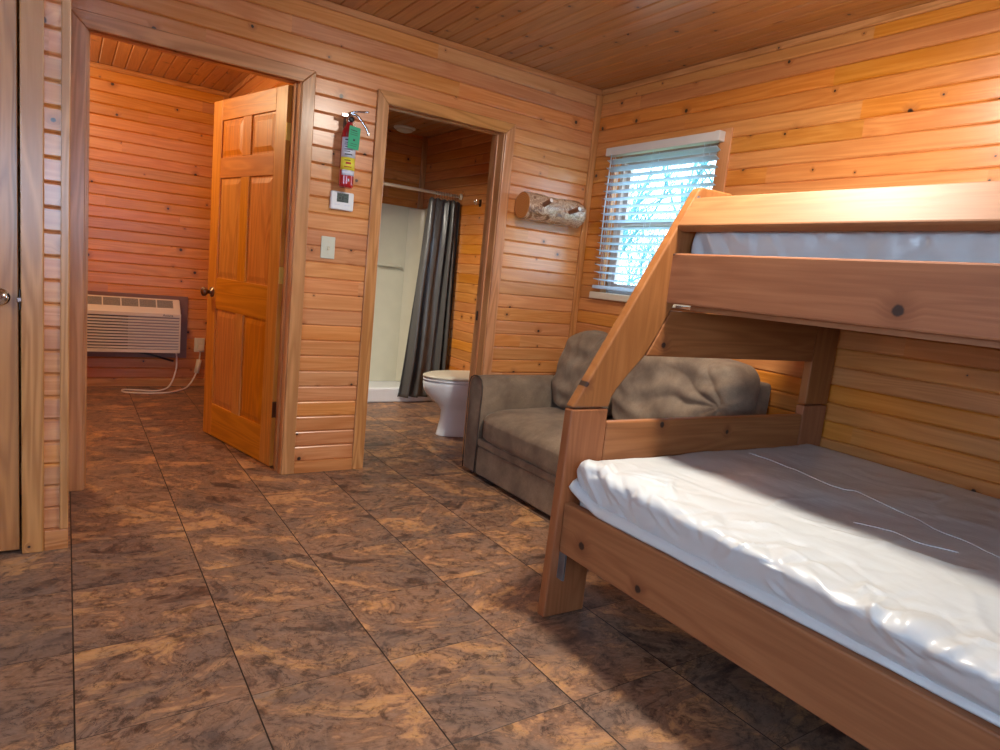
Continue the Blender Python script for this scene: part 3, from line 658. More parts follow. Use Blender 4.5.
bm = bmesh.new(); rings(bm, [oval(2.465, 0.325, 0.182, 0.433), oval(2.465, 0.338, 0.190, 0.438), oval(2.465, 0.336, 0.189, 0.448), oval(2.465, 0.310, 0.172, 0.457), oval(2.465, 0.2, 0.10, 0.463)]); obj('lid', rel(bm, tl), mat['cream'], tl, smooth=True)
obj('tank', rel(B(2.745, 2.93, 3.93, 4.37, 0.395, 0.74), tl), mat['porcelain'], tl, bevel=0.025, seg=3)
obj('tank_lid', rel(B(2.735, 2.935, 3.92, 4.38, 0.742, 0.775), tl), mat['porcelain'], tl, bevel=0.01)
hk = thing('towel_hook', 'small dark double wall hook in the bathroom, right of the shower curtain', 'hook', (XR, 4.951, 1.80))
bm = bmesh.new(); box(bm, XR - 0.006, XR - 0.0005, 4.935, 4.967, 1.77, 1.83); obj('plate', rel(bm, hk), mat['bronze'], hk, bevel=0.002)
for s in (-1, 1):
    bm = bmesh.new(); tube(bm, spline([(XR - 0.005, 4.951, 1.80), (XR - 0.03, 4.951 + s * 0.008, 1.785), (XR - 0.05, 4.951 + s * 0.014, 1.80), (XR - 0.052, 4.951 + s * 0.015, 1.825)]), 0.005, 8); obj('prong', rel(bm, hk), mat['chrome'], hk, smooth=True)
bv = thing('ceiling_light', 'unlit round ceiling light above the shower in the bathroom', 'ceiling light', (2.61, 5.86, H))
bm = bmesh.new(); lathe(bm, [(0.10, 0.0), (0.10, -0.012), (0.085, -0.02)], n=32); obj('base', bm, mat['white'], bv, smooth=True)
bm = bmesh.new(); lathe(bm, [(0.083, -0.018), (0.07, -0.034), (0.04, -0.045), (0.002, -0.048)], n=32); obj('lens', bm, mat['dome'], bv, smooth=True)

# ------------------------------------------------------------------ fire extinguisher
ex = thing('fire_extinguisher', 'red fire extinguisher with green inspection tag hanging between the two doorways', 'fire extinguisher', (1.226, 3.45, 1.575))
cx, cy = 1.231, 3.458
bm = bmesh.new(); lathe(bm, [(0.001, 1.573), (0.030, 1.570), (0.037, 1.578), (0.038, 1.59), (0.038, 1.835), (0.035, 1.858), (0.025, 1.878), (0.017, 1.890), (0.016, 1.900), (0.001, 1.901)], (cx, cy, 0), n=32); obj('cylinder', rel(bm, ex), mat['red'], ex, smooth=True)
def band(name, z0, z1, m, a0=-2.9, a1=0.1, r=0.0392):
    bm = bmesh.new(); n_ = 24; lo = []; hi = []
    for k in range(n_ + 1):
        t = a0 + (a1 - a0) * k / n_
        lo.append((cx + r * math.cos(t), cy + r * math.sin(t), z0)); hi.append((cx + r * math.cos(t), cy + r * math.sin(t), z1))
    vl = [bm.verts.new(p) for p in lo]; vh = [bm.verts.new(p) for p in hi]
    for k in range(n_): bm.faces.new((vl[k], vl[k + 1], vh[k + 1], vh[k]))
    o = obj(name, rel(bm, ex), m, ex, smooth=True); s_ = o.modifiers.new('s', 'SOLIDIFY'); s_.thickness = 0.0006; return o
band('white_label', 1.722, 1.822, mat['lwhite']); band('yellow_label', 1.658, 1.722, mat['lyellow']); band('lower_label', 1.632, 1.658, mat['lwhite'], -2.6, -0.5)
for z, a0, a1, hh in ((1.806, -2.35, -1.35, 0.006), (1.794, -2.4, -1.3, 0.003), (1.785, -2.4, -1.5, 0.003), (1.772, -2.3, -1.4, 0.004), (1.760, -2.4, -1.3, 0.003), (1.750, -2.4, -1.6, 0.003), (1.734, -2.3, -1.3, 0.005)):
    band('print_line', z, z + hh, mat['ink'], a0, a1, 0.0397)
band('print_line', 1.688, 1.698, mat['redink'], -2.1, -1.4, 0.0397); band('print_line', 1.672, 1.676, mat['redink'], -2.3, -1.3, 0.0397); band('print_line', 1.705, 1.709, mat['ink'], -2.3, -1.5, 0.0397)
band('print_mark', 1.60, 1.615, mat['lwhite'], -1.7, -1.5, 0.0392)
bm = bmesh.new(); lathe(bm, [(0.016, 1.900), (0.019, 1.904), (0.019, 1.925), (0.014, 1.945), (0.010, 1.952)], (cx, cy, 0), n=16); box(bm, cx - 0.045, cx, cy - 0.008, cy + 0.008, 1.925, 1.941)
obj('valve', rel(bm, ex), mat['chrome'], ex, bevel=0.002)
bm = bmesh.new(); tube(bm, spline([(cx - 0.012, cy, 1.945), (cx + 0.02, cy - 0.012, 1.957), (cx + 0.06, cy - 0.03, 1.962), (cx + 0.082, cy - 0.045, 1.964)]), 0.0055, 8); obj('carry_handle', rel(bm, ex), mat['chrome'], ex, smooth=True)
bm = bmesh.new(); tube(bm, spline([(cx - 0.005, cy - 0.01, 1.945), (cx + 0.03, cy - 0.022, 1.938), (cx + 0.060, cy - 0.04, 1.902), (cx + 0.084, cy - 0.052, 1.862), (cx + 0.084, cy - 0.053, 1.845)]), 0.0065, 8); obj('squeeze_lever', rel(bm, ex), mat['chrome'], ex, smooth=True)
bm = bmesh.new(); lathe(bm, [(0.001, 0.0), (0.013, 0.0), (0.014, 0.006), (0.013, 0.010), (0.001, 0.011)], (cx, cy - 0.03, 1.914), 'Y', 16); obj('pressure_gauge', rel(bm, ex), mat['dark'], ex, smooth=True)
obj('wall_bracket', rel(B((cx - 0.012, cx + 0.012, YB - 0.026, YB - 0.0002, 1.86, 1.93), (cx - 0.012, cx + 0.012, cy + 0.018, YB - 0.02, 1.915, 1.925)), ex), mat['bronze'], ex, bevel=0.002)
tg = tag(obj('inspection_tag', B(-0.034, 0.034, -0.0006, 0.0006, -0.112, 0.0), mat['tag']), 'green card inspection tag hung on the fire extinguisher lever', 'tag')
tg.location = (1.243, 3.405, 1.876); tg.rotation_euler = (0.03, 0.03, 0.25)
for z, w0, w1, hh in ((-0.018, -0.024, 0.014, 0.004), (-0.030, -0.026, 0.02, 0.002), (-0.040, -0.026, 0.02, 0.002), (-0.062, -0.006, 0.006, 0.009), (-0.085, -0.02, 0.02, 0.002), (-0.095, -0.02, 0.016, 0.002)):
    obj('print_line', B(w0, w1, -0.0012, -0.0006, z - hh, z), mat['ink'], tg)
bm = bmesh.new(); tube(bm, [(0, 0, -0.006), (-0.006, 0.006, 0.022), (-0.004, 0.012, 0.05)], 0.0009, 5); obj('wire_tie', bm, mat['chrome'], tg)

# thermostat and light switch
th = thing('thermostat', 'white rectangular thermostat with small grey display below the fire extinguisher', 'thermostat', (1.241, YB, 1.505))
obj('housing', rel(B(1.171, 1.297, YB - 0.026, YB - 0.0005, 1.457, 1.553), th), mat['white'], th, bevel=0.008, seg=3)
obj('display', rel(B(1.202, 1.266, YB - 0.0275, YB - 0.0255, 1.498, 1.545), th), mat['lcd'], th, bevel=0.001)
for xa, xb, za, zb in ((1.208, 1.226, 1.532, 1.535), (1.236, 1.252, 1.536, 1.540), (1.214, 1.222, 1.512, 1.524), (1.231, 1.237, 1.510, 1.530), (1.244, 1.258, 1.518, 1.521), (1.210, 1.240, 1.503, 1.506)):
    obj('display_segment', rel(B(xa, xb, YB - 0.0280, YB - 0.0274, za, zb), th), mat['ink'], th)
for x in (1.198, 1.215, 1.252, 1.268): obj('button', rel(B(x - 0.006, x + 0.006, YB - 0.0275, YB - 0.0255, 1.482, 1.487), th), mat['lwhite'], th, bevel=0.001)
sw = thing('light_switch', 'pale single toggle light switch plate below the thermostat', 'light switch', (1.177, YB, 1.252))
obj('plate', rel(B(1.139, 1.215, YB - 0.008, YB - 0.0005, 1.194, 1.311), sw), mat['bluegreyplate'], sw, bevel=0.003)
bm = bmesh.new(); prism(bm, [(1.172, YB - 0.006, 1.242), (1.172, YB - 0.018, 1.238), (1.172, YB - 0.020, 1.245), (1.172, YB - 0.006, 1.262)], (0.010, 0, 0)); obj('toggle', rel(bm, sw), mat['ivory'], sw)
for z in (1.222, 1.283):
    bm = bmesh.new(); lathe(bm, [(0.003, YB - 0.0095), (0.003, YB - 0.007)], (1.177, 0, z), 'Y', 10); obj('screw', rel(bm, sw), mat['ivory'], sw)

# ------------------------------------------------------------------ log coat rack
lg = thing('coat_rack', 'varnished half-log coat rack with two wooden pegs on the wall beside the bathroom door', 'coat rack', (2.352, 3.44, 1.643))
bm = bmesh.new(); n_ = 36; rs = []; L = 0.475
for k in range(29):
    u = k / 28; x = L * u; ring = []
    e = 1.0 if u < 0.9 else math.sqrt(max(0.0, 1 - ((u - 0.9) / 0.1) ** 2)) * 0.45 + 0.55
    for j in range(n_):
        t = 2 * math.pi * j / n_; r = 0.083 * e * (1 + 0.10 * noise.noise(Vector((x * 9, math.cos(t) * 1.5, math.sin(t) * 1.5))) + 0.05 * noise.noise(Vector((x * 30, math.cos(t) * 4, math.sin(t) * 4))))
        if k == 0: r *= 0.99
        ring.append((x, min(r * math.cos(t) * 1.0, 0.078), r * math.sin(t)))
    rs.append(ring)
rings(bm, rs); obj('log', bm, mat['bark'], lg, smooth=True)
bm = bmesh.new(); lathe(bm, [(0.001, -0.002), (0.079, -0.002), (0.081, 0.001), (0.001, 0.003)], axis='X', n=36)
for v in bm.verts: v.co.y = min(v.co.y, 0.076)
obj('sawn_end', bm, mat['endgrain'], lg)
for px, pz, dv in ((0.105, 0.010, (0.004, -0.080, 0.028)), (0.315, -0.006, (0.004, -0.100, 0.022))):
    bm = bmesh.new(); a0 = Vector((px, -0.070, pz)); a1 = a0 + Vector(dv); tube(bm, [a0, a1], 0.0145, 12)
    pg = obj('peg', bm, mat['peg'], lg, bevel=0.003)
    bm = bmesh.new(); d_ = Vector(dv).normalized(); tube(bm, [a1, a1 + d_ * 0.0015], 0.0125, 12); obj('sawn_tip', bm, mat['pegend'], pg)

# ------------------------------------------------------------------ bunk bed
bk = thing('bunk_bed', 'stained pine bunk bed with a narrow upper berth over a wide lower berth', 'bunk bed', (1.43, 1.69, 0))
def frame_end(y0, th, far=True):
    """one end of the bunk: front post, slanted upper post, wall posts and cross rails; front face at y0 - slope*(x-1.43)"""
    sl = 0.030
    def P3(x, z): return (x, y0 - sl * (x - 1.43), z)
    def board(name, pts, m, t=th, bev=0.006):
        bm = bmesh.new(); prism(bm, [P3(*p) for p in pts], (0, t, 0)); return obj(name, rel(bm, bk), m, bk, bevel=bev)
    board('lower_post', [(1.430, 0.0), (1.612, 0.0), (1.612, 0.764), (1.448, 0.764)], mat['bunk_z'])
    # slanted post with its rounded shoulder and top
    pts = [(1.450, 0.770), (1.613, 0.770), (1.618, 0.800), (1.640, 0.835), (1.690, 0.892), (1.752, 0.955), (1.800, 1.03), (1.845, 1.115), (2.105, 1.56), (2.10, 1.574), (2.085, 1.582), (1.935, 1.582), (1.920, 1.576), (1.910, 1.564)]
    board('upper_post', pts, mat['bunk_z'])
    board('rear_lower_post', [(2.765, 0.0), (2.940, 0.0), (2.940, 0.756), (2.765, 0.756)], mat['bunk_z'])
    board('rear_upper_post', [(2.770, 0.762), (2.940, 0.762), (2.940, 1.582), (2.770, 1.582)], mat['bunk_z'])
    board('lower_end_rail', [(1.613, 0.50), (2.764, 0.50), (2.764, 0.716), (1.613, 0.716)], mat['bunk_x'], th * 0.8)
    board('upper_end_rail', [(1.760, 0.957), (2.769, 0.957), (2.769, 1.128), (1.856, 1.128)], mat['bunk_x'], th * 0.8)
    board('upper_end_board', [(2.04, 1.40), (2.769, 1.40), (2.769, 1.54), (2.12, 1.54)], mat['bunk_x'], th * 0.7)
frame_end(1.690, 0.040)
YN = -0.34
frame_end(YN - 0.04, 0.040)
def rail(name, x0, x1, z0, z1, ya=YN, yb=1.688, m='bunk_y', bev=0.006):
    return obj(name, rel(B(x0, x1, ya, yb, z0, z1), bk), mat[m], bk, bevel=bev)
rail('lower_side_rail', 1.462, 1.500, 0.250, 0.432)
rail('upper_side_rail', 1.825, 1.865, 1.154, 1.334)
rail('rear_side_rail', 2.900, 2.938, 0.250, 0.432, yb=1.645)
rail('rear_upper_rail', 2.900, 2.938, 1.154, 1.334, yb=1.645)
# leaning guard rail
gd = Vector((0.075, 0, 0.112)).normalized(); gn = Vector((gd.z, 0, -gd.x))
a = Vector((1.826, 0, 1.430)); b = a + gd * 0.137
bm = bmesh.new(); prism(bm, [tuple(q + Vector((0, YN, 0))) for q in (a, b, b + gn * 0.038, a + gn * 0.038)], (0, 1.683 - YN, 0)); obj('guard_rail', rel(bm, bk), mat['bunk_y'], bk, bevel=0.009, seg=3)
# platforms
for zz, x0, nm in ((0.262, 1.502, 'lower_slat'), (1.166, 1.867, 'upper_slat')):
    for k in range(12):
        y = YN + 0.06 + k * 0.163; obj(nm, rel(B(x0, 2.898, y, y + 0.085, zz, zz + 0.019), bk), mat['bunk_x'], bk)
    for xa, xb in ((x0 - 0.001, x0 + 0.03), (2.868, 2.8985)): obj('ledger_strip', rel(B(xa, xb, YN + 0.01, 1.60, zz - 0.030, zz - 0.001), bk), mat['bunk_y'], bk)
obj('bed_rail_bracket', rel(B(1.468, 1.476, 1.655, 1.692, 0.150, 0.250), bk), mat['bracket'], bk, bevel=0.001)
obj('bed_rail_bracket', rel(B(1.868, 1.92, 1.60, 1.672, 1.139, 1.149), bk), mat['chrome'], bk, bevel=0.001)
for x, y, z in ((1.925, 1.679, 1.540),):
    bm = bmesh.new(); lathe(bm, [(0.009, y), (0.009, y - 0.006), (0.004, y - 0.008)], (x - 0.012, 0, z), 'Y', 6); obj('bolt_head', rel(bm, bk), mat['bracket'], bk)

# ------------------------------------------------------------------ mattresses
import numpy as np
def fbm(p, o=4):
    s_, a_ = 0.0, 1.0
    for k in range(o): s_ += a_ * noise.noise(p); p = p * 2.03; a_ *= 0.5
    return s_
def mattress(label, x0, x1, y0, y1, z0, z1, sag=0.0, bulge=0.0, ysteps=250, seed=0, lip=None, amp=1.0):
    """mattress in a loose plastic wrap: a closed section swept along y, displaced by soft waves and by individual creases"""
    rr = random.Random(seed); r = 0.030; Hh = z1 - z0; W = x1 - x0
    sec = []; arc = []
    def add(p, st):
        a0 = Vector(sec[-1]); p = Vector(p); k = max(1, int((p - a0).length / st))
        for i in range(1, k + 1): sec.append(tuple(a0.lerp(p, i / k)))
    st = 0.008
    if lip: sec.append((x0 + 0.034, z0)); add((x0 + 0.034, lip), 0.03); add((x0, z1 - r), st)
    else: sec.append((x0, z0)); add((x0, z1 - r), st * 1.5)
    for k in range(1, 7): t = math.pi / 2 * k / 6; sec.append((x0 + r - r * math.cos(t), z1 - r + r * math.sin(t)))
    add((x0 + 0.45, z1), st); add((x1 - r, z1), 0.022)
    for k in range(1, 5): t = math.pi / 2 * k / 4; sec.append((x1 - r + r * math.sin(t), z1 - r + r * math.cos(t)))
    add((x1, z0), 0.06); add((x0 + 0.06, z0), 0.15)
    S = np.array(sec); n_ = len(S); s_arc = np.concatenate([[0], np.cumsum(np.hypot(*np.diff(S, axis=0).T))])
    ic = int(np.argmin(np.abs(S[:, 0] - (x0 + r * 0.3)) + np.abs(S[:, 1] - (z1 - r * 0.3)) * 1.0)); s_arc = s_arc - s_arc[ic]    # 0 at the front top edge
    # section normals (outwards)
    d = np.roll(S, -1, 0) - np.roll(S, 1, 0); nn = np.stack([-d[:, 1], d[:, 0]], 1); nn /= np.linalg.norm(nn, axis=1)[:, None] + 1e-9
    ys = np.linspace(y0, y1, ysteps); capn = 6
    ins = np.zeros(ysteps + 2 * capn); Y = np.zeros(ysteps + 2 * capn); Y[capn:-capn] = ys
    for k in range(1, capn + 1):
        t = math.pi / 2 * k / capn; Y[capn - k] = y0 - r * math.sin(t); ins[capn - k] = r * (1 - math.cos(t)); Y[ysteps + capn - 1 + k] = y1 + r * math.sin(t); ins[ysteps + capn - 1 + k] = r * (1 - math.cos(t))
    A, YY = np.meshgrid(s_arc, Y)
    disp = np.zeros_like(A)
    cre = []
    for k in range(130):      # short sharp creases crowding the front edge
        cre.append((rr.uniform(y0, y1), rr.gauss(0.02, 0.06), rr.uniform(-1.1, 1.1) + (math.pi / 2), rr.uniform(0.03, 0.11), rr.uniform(0.004, 0.010), rr.uniform(-0.007, 0.010)))
    for k in range(46):      # longer folds over the top
        cre.append((rr.uniform(y0, y1), rr.uniform(0.05, W - 0.1), rr.uniform(-0.5, 0.5) + (math.pi / 2 if k % 3 else 0.4), rr.uniform(0.10, 0.45), rr.uniform(0.006, 0.016), rr.uniform(-0.003, 0.005)))
    for k in range(14):      # drawn folds on the front face
        cre.append((rr.uniform(y0, y1), rr.uniform(-0.13, -0.02), rr.uniform(0.2, 1.3), rr.uniform(0.05, 0.12), rr.uniform(0.006, 0.012), rr.uniform(-0.003, 0.005)))
    for j in range(5):       # folds gathered at the far front corner
        cre.append((y1 - 0.01 - 0.045 * j, -0.07 + 0.018 * j, 0.35 + 0.22 * j, 0.14, 0.010, 0.009 if j % 2 else -0.008))
    for cy_, cs, an, ln, wd, hh in cre:
        ca, sa = math.cos(an), math.sin(an); u = (A - cs) * ca + (YY - cy_) * sa; v = -(A - cs) * sa + (YY - cy_) * ca
        v = v + 0.012 * np.sin(u * 22 + cy_ * 9) + 0.10 * u * u / max(ln, .05)
        env = np.clip(1 - np.abs(u) / ln, 0, 1) ** 0.7
        disp += hh * env * np.exp(-(v / wd) ** 2) * amp
    bm = bmesh.new(); rs = []
    for j, y in enumerate(Y):
        fy = min(1, max(0, (y - y0) / (y1 - y0))); sgl = 1 - fy; ring = []
        for i in range(n_):
            x, z = S[i]; I = ins[j]
            xx = x0 + I + (x - x0) * (1 - 2 * I / W); zz = z0 + (z - z0) * (1 - I / Hh)
            hgt = (z - z0) / Hh; top = max(0.0, min(1.0, (hgt - 0.5) * 2.2)); fr = max(0.0, 1 - (x - x0) / 0.06)
            soft = amp * 0.009 * noise.noise(Vector((xx * 3 + seed, y * 3.2, zz * 3))) + amp * 0.004 * noise.noise(Vector((xx * 9 + seed, y * 8, zz * 6)))
            if z > z0 + 0.1 and x < x1 - 0.06:
                band = math.exp(-((float(s_arc[i]) - 0.03) / 0.10) ** 2) + 0.22
                dv, _p = noise.voronoi(Vector((xx * 7 + y * 2.0 + seed, y * 8 + noise.noise(Vector((xx * 5, y * 5, 1))) * 0.6, zz * 7)))
                soft += amp * band * 0.020 * ((dv[1] - dv[0]) ** 0.8 - 0.35) * (0.55 + 0.6 * (1 - fy))
            lo = 0.0 if (lip and z < lip - 0.005) else 1.0
            low = max(0.0, min(1.0, (z - (lip or z0)) / 0.03)) if x < x0 + 0.1 else 1.0
            q = (float(disp[j, i]) + soft) * lo * (0.15 + 0.85 * low) * (1.0 if x < x1 - 0.05 else 0.0)
            zz -= sag * sgl * (0.3 + 0.7 * math.exp(-((x - x0) / 0.4) ** 2)) * top + 0.014 * ((x - x0) / W) * top
            bx = bulge * sgl * max(0.0, min(1.0, (z - (lip or z0)) / 0.05)) * fr * (0.6 + 0.4 * hgt)
            ring.append((xx + nn[i][0] * q - bx, y + (0.006 * noise.noise(Vector((xx * 7, 3, zz * 12))) if I > 0.001 else 0), zz + nn[i][1] * q))
        rs.append(ring)
    rings(bm, rs)
    o = thing('mattress', label, 'mattress', ((x0 + x1) / 2, (y0 + y1) / 2, z0))
    obj('plastic_wrap', rel(bm, o), mat['wrap'], o, smooth=True)
    return o
lm = mattress('wide white plastic-wrapped mattress on the lower bunk', 1.472, 2.885, -0.27, 1.640, 0.285, 0.590, sag=0.055, bulge=0.050, lip=0.440, seed=4)
um = mattress('white plastic-wrapped mattress on the upper bunk behind the guard rail', 1.888, 2.885, -0.27, 1.638, 1.188, 1.44, ysteps=150, seed=9, amp=1.3)
# the loose hem of the wrap, folded over along the lower side rail
bm = bmesh.new(); rs = []
for k in range(110):
    y = 1.672 - k * 0.0125; t = k / 109; f_ = (1 - 0.6 * t) * (1 + 0.25 * noise.noise(Vector((y * 6, 1, 0)))); zc = 0.434 + 0.050 * max(0, 1 - k / 12) ** 1.5 + 0.002 * noise.noise(Vector((y * 9, 4, 0)))
    xc = 1.506
    rs.append([(xc, y, zc - 0.004), (xc - 0.040 * f_, y, zc), (xc - 0.046 * f_, y, zc + 0.010 * f_), (xc - 0.030 * f_, y, zc + 0.030 * f_), (xc - 0.008 * f_, y, zc + 0.040 * f_), (xc + 0.004, y, zc + 0.030)])
rings(bm, rs); obj('wrap_hem', rel(bm, lm), mat['wrap'], lm, smooth=True)

# long heat-sealed seam of the wrap, running over the top of the mattress
from mathutils.bvhtree import BVHTree
dg = bpy.context.evaluated_depsgraph_get(); wrap = lm.children[0]; bvh = BVHTree.FromPolygons([v.co + lm.location for v in wrap.data.vertices], [tuple(p.vertices) for p in wrap.data.polygons])
for pts2 in ([[(2.345, 1.60), (2.336, 1.45), (2.262, 1.237), (2.262, 1.158), (2.300, 1.13), (2.256, 1.035), (2.229, 0.913), (2.168, 0.81), (2.155, 0.727), (2.119, 0.637), (2.10, 0.45), (2.12, 0.2)], [(1.95, 0.95), (1.99, 0.86), (1.97, 0.78), (2.02, 0.70)]],):
    for line in pts2:
        out = []
        for p in spline([(x, y, 0) for x, y in line], 10):
            h = bvh.ray_cast(Vector((p.x, p.y, 1.0)), Vector((0, 0, -1)))
            if h[0] is not None: out.append(h[0] + Vector((0, 0, 0.0005)))
        bm = bmesh.new(); tube(bm, out, 0.0019, 6); obj('wrap_seam', rel(bm, lm), mat['wrap'], lm, smooth=True)

# ------------------------------------------------------------------ sofa
so = thing('sofa', 'brown microsuede two-seat sofa against the window wall behind the bunk bed', 'sofa', (2.45, 2.57, 0))
SX0, SX1, SY0, SY1 = 2.040, 2.90, 1.79, 3.362
obj('base_rail', rel(B(SX0 + 0.002, SX1 - 0.03, SY0 + 0.16, SY1 - 0.16, 0.192, 0.236), so), mat['suede'], so, bevel=0.012, seg=3)
obj('base', rel(B(SX0 + 0.006, SX1 - 0.03, SY0 + 0.16, SY1 - 0.16, 0.022, 0.190), so), mat['suede'], so, bevel=0.012, seg=3)
for (xx, yy) in ((SX0 + 0.06, SY0 + 0.06), (SX0 + 0.06, SY1 - 0.06), (SX1 - 0.08, SY0 + 0.06), (SX1 - 0.08, SY1 - 0.06)):
    bm = bmesh.new(); lathe(bm, [(0.020, 0.0), (0.026, 0.045)], (xx, yy, 0), n=14); obj('leg', rel(bm, so), mat['dark'], so)
def arm(ya, yb, name='arm'):
    yc = (ya + yb) / 2; hw = (yb - ya) / 2; bm = bmesh.new(); rs = []
    sec = [(-0.92, 0.025), (-0.96, 0.20), (-1.0, 0.42), (-1.06, 0.50), (-1.02, 0.55), (-0.80, 0.585), (-0.4, 0.600), (0.0, 0.604), (0.4, 0.600), (0.80, 0.585), (1.02, 0.55), (1.06, 0.50), (1.0, 0.42), (0.96, 0.20), (0.92, 0.025)]
    for k in range(25):
        x = SX0 - 0.0 + (SX1 - SX0) * k / 24; e = 0.012 * math.exp(-k / 1.2)
        rs.append([(x + (0.008 if k == 0 else 0), yc + u * (hw - e) + 0.004 * noise.noise(Vector((x * 5, u, z * 4))), z - (e * 0.6 if z > 0.3 else 0) + 0.004 * noise.noise(Vector((x * 6, u * 2, z)))) for u, z in sec])
    rings(bm, rs); r = obj(name, rel(bm, so), mat['suede'], so, smooth=True, bevel=0.004, angle=50)
    bm = bmesh.new(); tube(bm, [(SX0 + 0.006, yc + u * (hw - 0.006), z - 0.004) for u, z in sec], 0.0035, 6); obj('welt', rel(bm, so), mat['welt'], so, smooth=True)
arm(SY1 - 0.160, SY1); arm(SY0, SY0 + 0.160)
# back frame
bm = bmesh.new(); prism(bm, [(2.70, 1.925, 0.20), (2.90, 1.925, 0.20), (2.925, 1.925, 0.78), (2.915, 1.925, 0.805), (2.82, 1.925, 0.805), (2.80, 1.925, 0.78)], (0, SY1 - 1.925 - 0.03, 0)); obj('back_frame', rel(bm, so), mat['suede'], so, bevel=0.015, seg=3)
# seat cushions: rounded, crowned boxes
def pillow(bm, x0, x1, y0, y1, z0, z1, crown, pw=5.0, nx=34, ny=40, nz=10, fn=None):
    c = Vector(((x0 + x1) / 2, (y0 + y1) / 2, (z0 + z1) / 2)); h = Vector(((x1 - x0) / 2, (y1 - y0) / 2, (z1 - z0) / 2))
    vd = {}
    def vert(i, j, k):
        key = (i, j, k)
        if key not in vd:
            p = Vector((2 * i / nx - 1, 2 * j / ny - 1, 2 * k / nz - 1))
            m_ = max(abs(p.x), abs(p.y), abs(p.z)); n_ = (abs(p.x) ** pw + abs(p.y) ** pw + abs(p.z) ** pw) ** (1 / pw)
            q = p * (m_ / n_) if n_ > 0 else p
            z = q.z * (1 + crown * (1 - q.x ** 2) * (1 - q.y ** 2))
            w_ = Vector((c.x + q.x * h.x, c.y + q.y * h.y, c.z + z * h.z))
            vd[key] = bm.verts.new(fn(w_, q) if fn else w_)
        return vd[key]
    for a, b, mk in ((nx, ny, lambda i, j, s: (i, j, nz * s)), (nx, nz, lambda i, j, s: (i, ny * s, j)), (ny, nz, lambda i, j, s: (nx * s, i, j))):
        for s in (0, 1):
            for i in range(a):
                for j in range(b):
                    bm.faces.new([vert(*mk(i, j, s)), vert(*mk(i + 1, j, s)), vert(*mk(i + 1, j + 1, s)), vert(*mk(i, j + 1, s))])
for ya, yb in ((SY0 + 0.163, SY1 - 0.163),):
    bm = bmesh.new()
    pillow(bm, SX0 - 0.008, 2.72, ya, yb, 0.232, 0.424, 0.06, 12, fn=lambda w_, q: w_ + Vector((0, 0, 0.006 * fbm(w_ * 5, 2) - 0.062 * max(0, -q.x) ** 4 * max(0, q.z))))
    sc = obj('seat_cushion', rel(bm, so), mat['suede'], so, smooth=True)
    bm = bmesh.new(); pts = [(SX0 - 0.003, y, 0.353) for y in [ya + 0.02 + (yb - ya - 0.04) * k / 10 for k in range(11)]]
    tube(bm, pts, 0.0045, 6); obj('welt', bm, mat['welt'], sc, smooth=True)
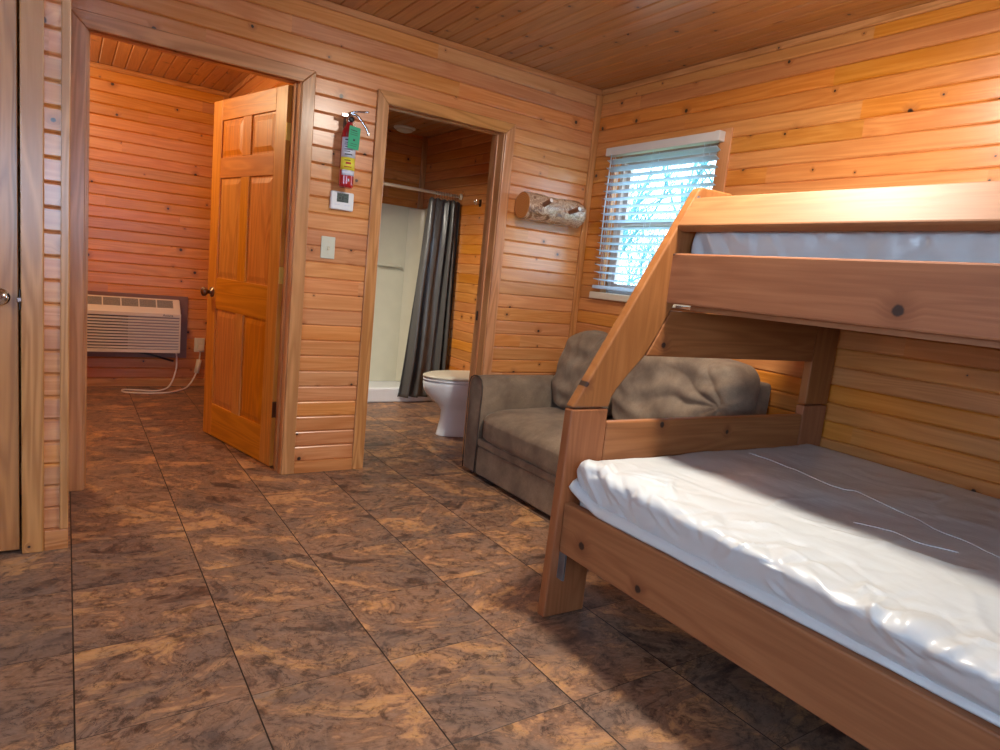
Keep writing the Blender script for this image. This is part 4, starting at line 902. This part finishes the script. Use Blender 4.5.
# leaning back cushions with gathered folds
def backcushion(ya, yb, seed, ruche, top):
    def fn(w_, q):
        t = q.z
        lean = Vector((0.11 * (t + 1) / 2, 0, 0))
        e = max(0.0, (-q.y if ruche > 0 else q.y) - 0.35) / 0.65     # gathered end
        p = Vector((q.y * 2.2 + seed, t * 1.6, q.x))
        ang_ = math.atan2(t - 0.25, (q.y + 0.62) if ruche > 0 else (0.62 - q.y))
        fan = math.sin(ang_ * 7 + 2.5 * noise.noise(p)) * math.exp(-(((q.y + 0.62) if ruche > 0 else (q.y - 0.62)) ** 2 + (t - 0.25) ** 2) / 0.7)
        drape = math.sin((t * 1.9 - 0.5 * q.y * q.y + 0.35 * q.y) * 6.5 + 2.2 * noise.noise(p * 0.8))
        dd_ = q.y + 0.80; ro = math.hypot(dd_, (t - 0.05) * 0.8); an2 = math.atan2(t - 0.05, dd_ + 0.05)
        folds = (abs(math.sin(an2 * 4.5 + 1.2 * noise.noise(p * 0.9) + 0.9 * ro)) - 0.6) * math.exp(-((ro - 0.35) / 0.75) ** 2)
        f = 0.016 * folds * (ruche > 0) + 0.006 * drape + 0.014 * fbm(p * 1.2, 2)
        pin = 0.0 * math.exp(-(((q.y + 0.62) if ruche > 0 else (q.y - 0.62)) ** 2 / 0.012 + (t - 0.25) ** 2 / 0.05))
        n_ = Vector((-1, 0, 0.25)) if q.x < 0 else Vector((0.2, 0, 0.2))
        return w_ + lean + n_ * (f + pin) + Vector((0, 0, 0.010 * math.sin(q.y * 6 + seed) * max(0, t)))
    bm = bmesh.new(); pillow(bm, 2.50, 2.78, ya, yb, 0.425, top, 0.0, 4.0, 14, 110, 64, fn)
    o = obj('back_cushion', rel(bm, so), mat['suede'], so, smooth=True)
    for s0, tt in ((0, 0.0),):
        bm = bmesh.new(); pts = []
        for k in range(60):
            yq = -0.96 + 1.92 * k / 59; tz = 0.80 + 0.06 * math.sin(k * 0.2 + seed)
            q = Vector((-(max(0.0, 1 - abs(tz) ** 4 - abs(yq) ** 4)) ** 0.25, yq, tz))
            w_ = Vector((2.64 + q.x * 0.14, (ya + yb) / 2 + yq * (yb - ya) / 2, (0.425 + top) / 2 + tz * (top - 0.425) / 2)); pts.append(fn(w_, q) + Vector((-0.001, 0, 0.001)))
        tube(bm, pts, 0.0035, 6); obj('welt', bm, mat['welt'], o, smooth=True)
    bm = bmesh.new(); pts = []
    for k in range(40):
        t = -0.93 + 1.86 * k / 39; yq = (-0.62 if ruche > 0 else 0.62) + 0.05 * t
        q = Vector((-(max(0.0, 1 - abs(t) ** 4 - abs(yq) ** 4)) ** 0.25, yq, t))
        w_ = Vector((2.64 + q.x * 0.14, (ya + yb) / 2 + yq * (yb - ya) / 2, (0.425 + top) / 2 + t * (top - 0.425) / 2)); pts.append(fn(w_, q) + Vector((-0.001, 0, 0)))
    tube(bm, pts, 0.0035, 6); obj('welt', bm, mat['welt'], o, smooth=True)
backcushion(1.895, 2.70, 2.0, 1.0, 0.915)
backcushion(2.72, 3.235, 5.0, -1.0, 0.915)
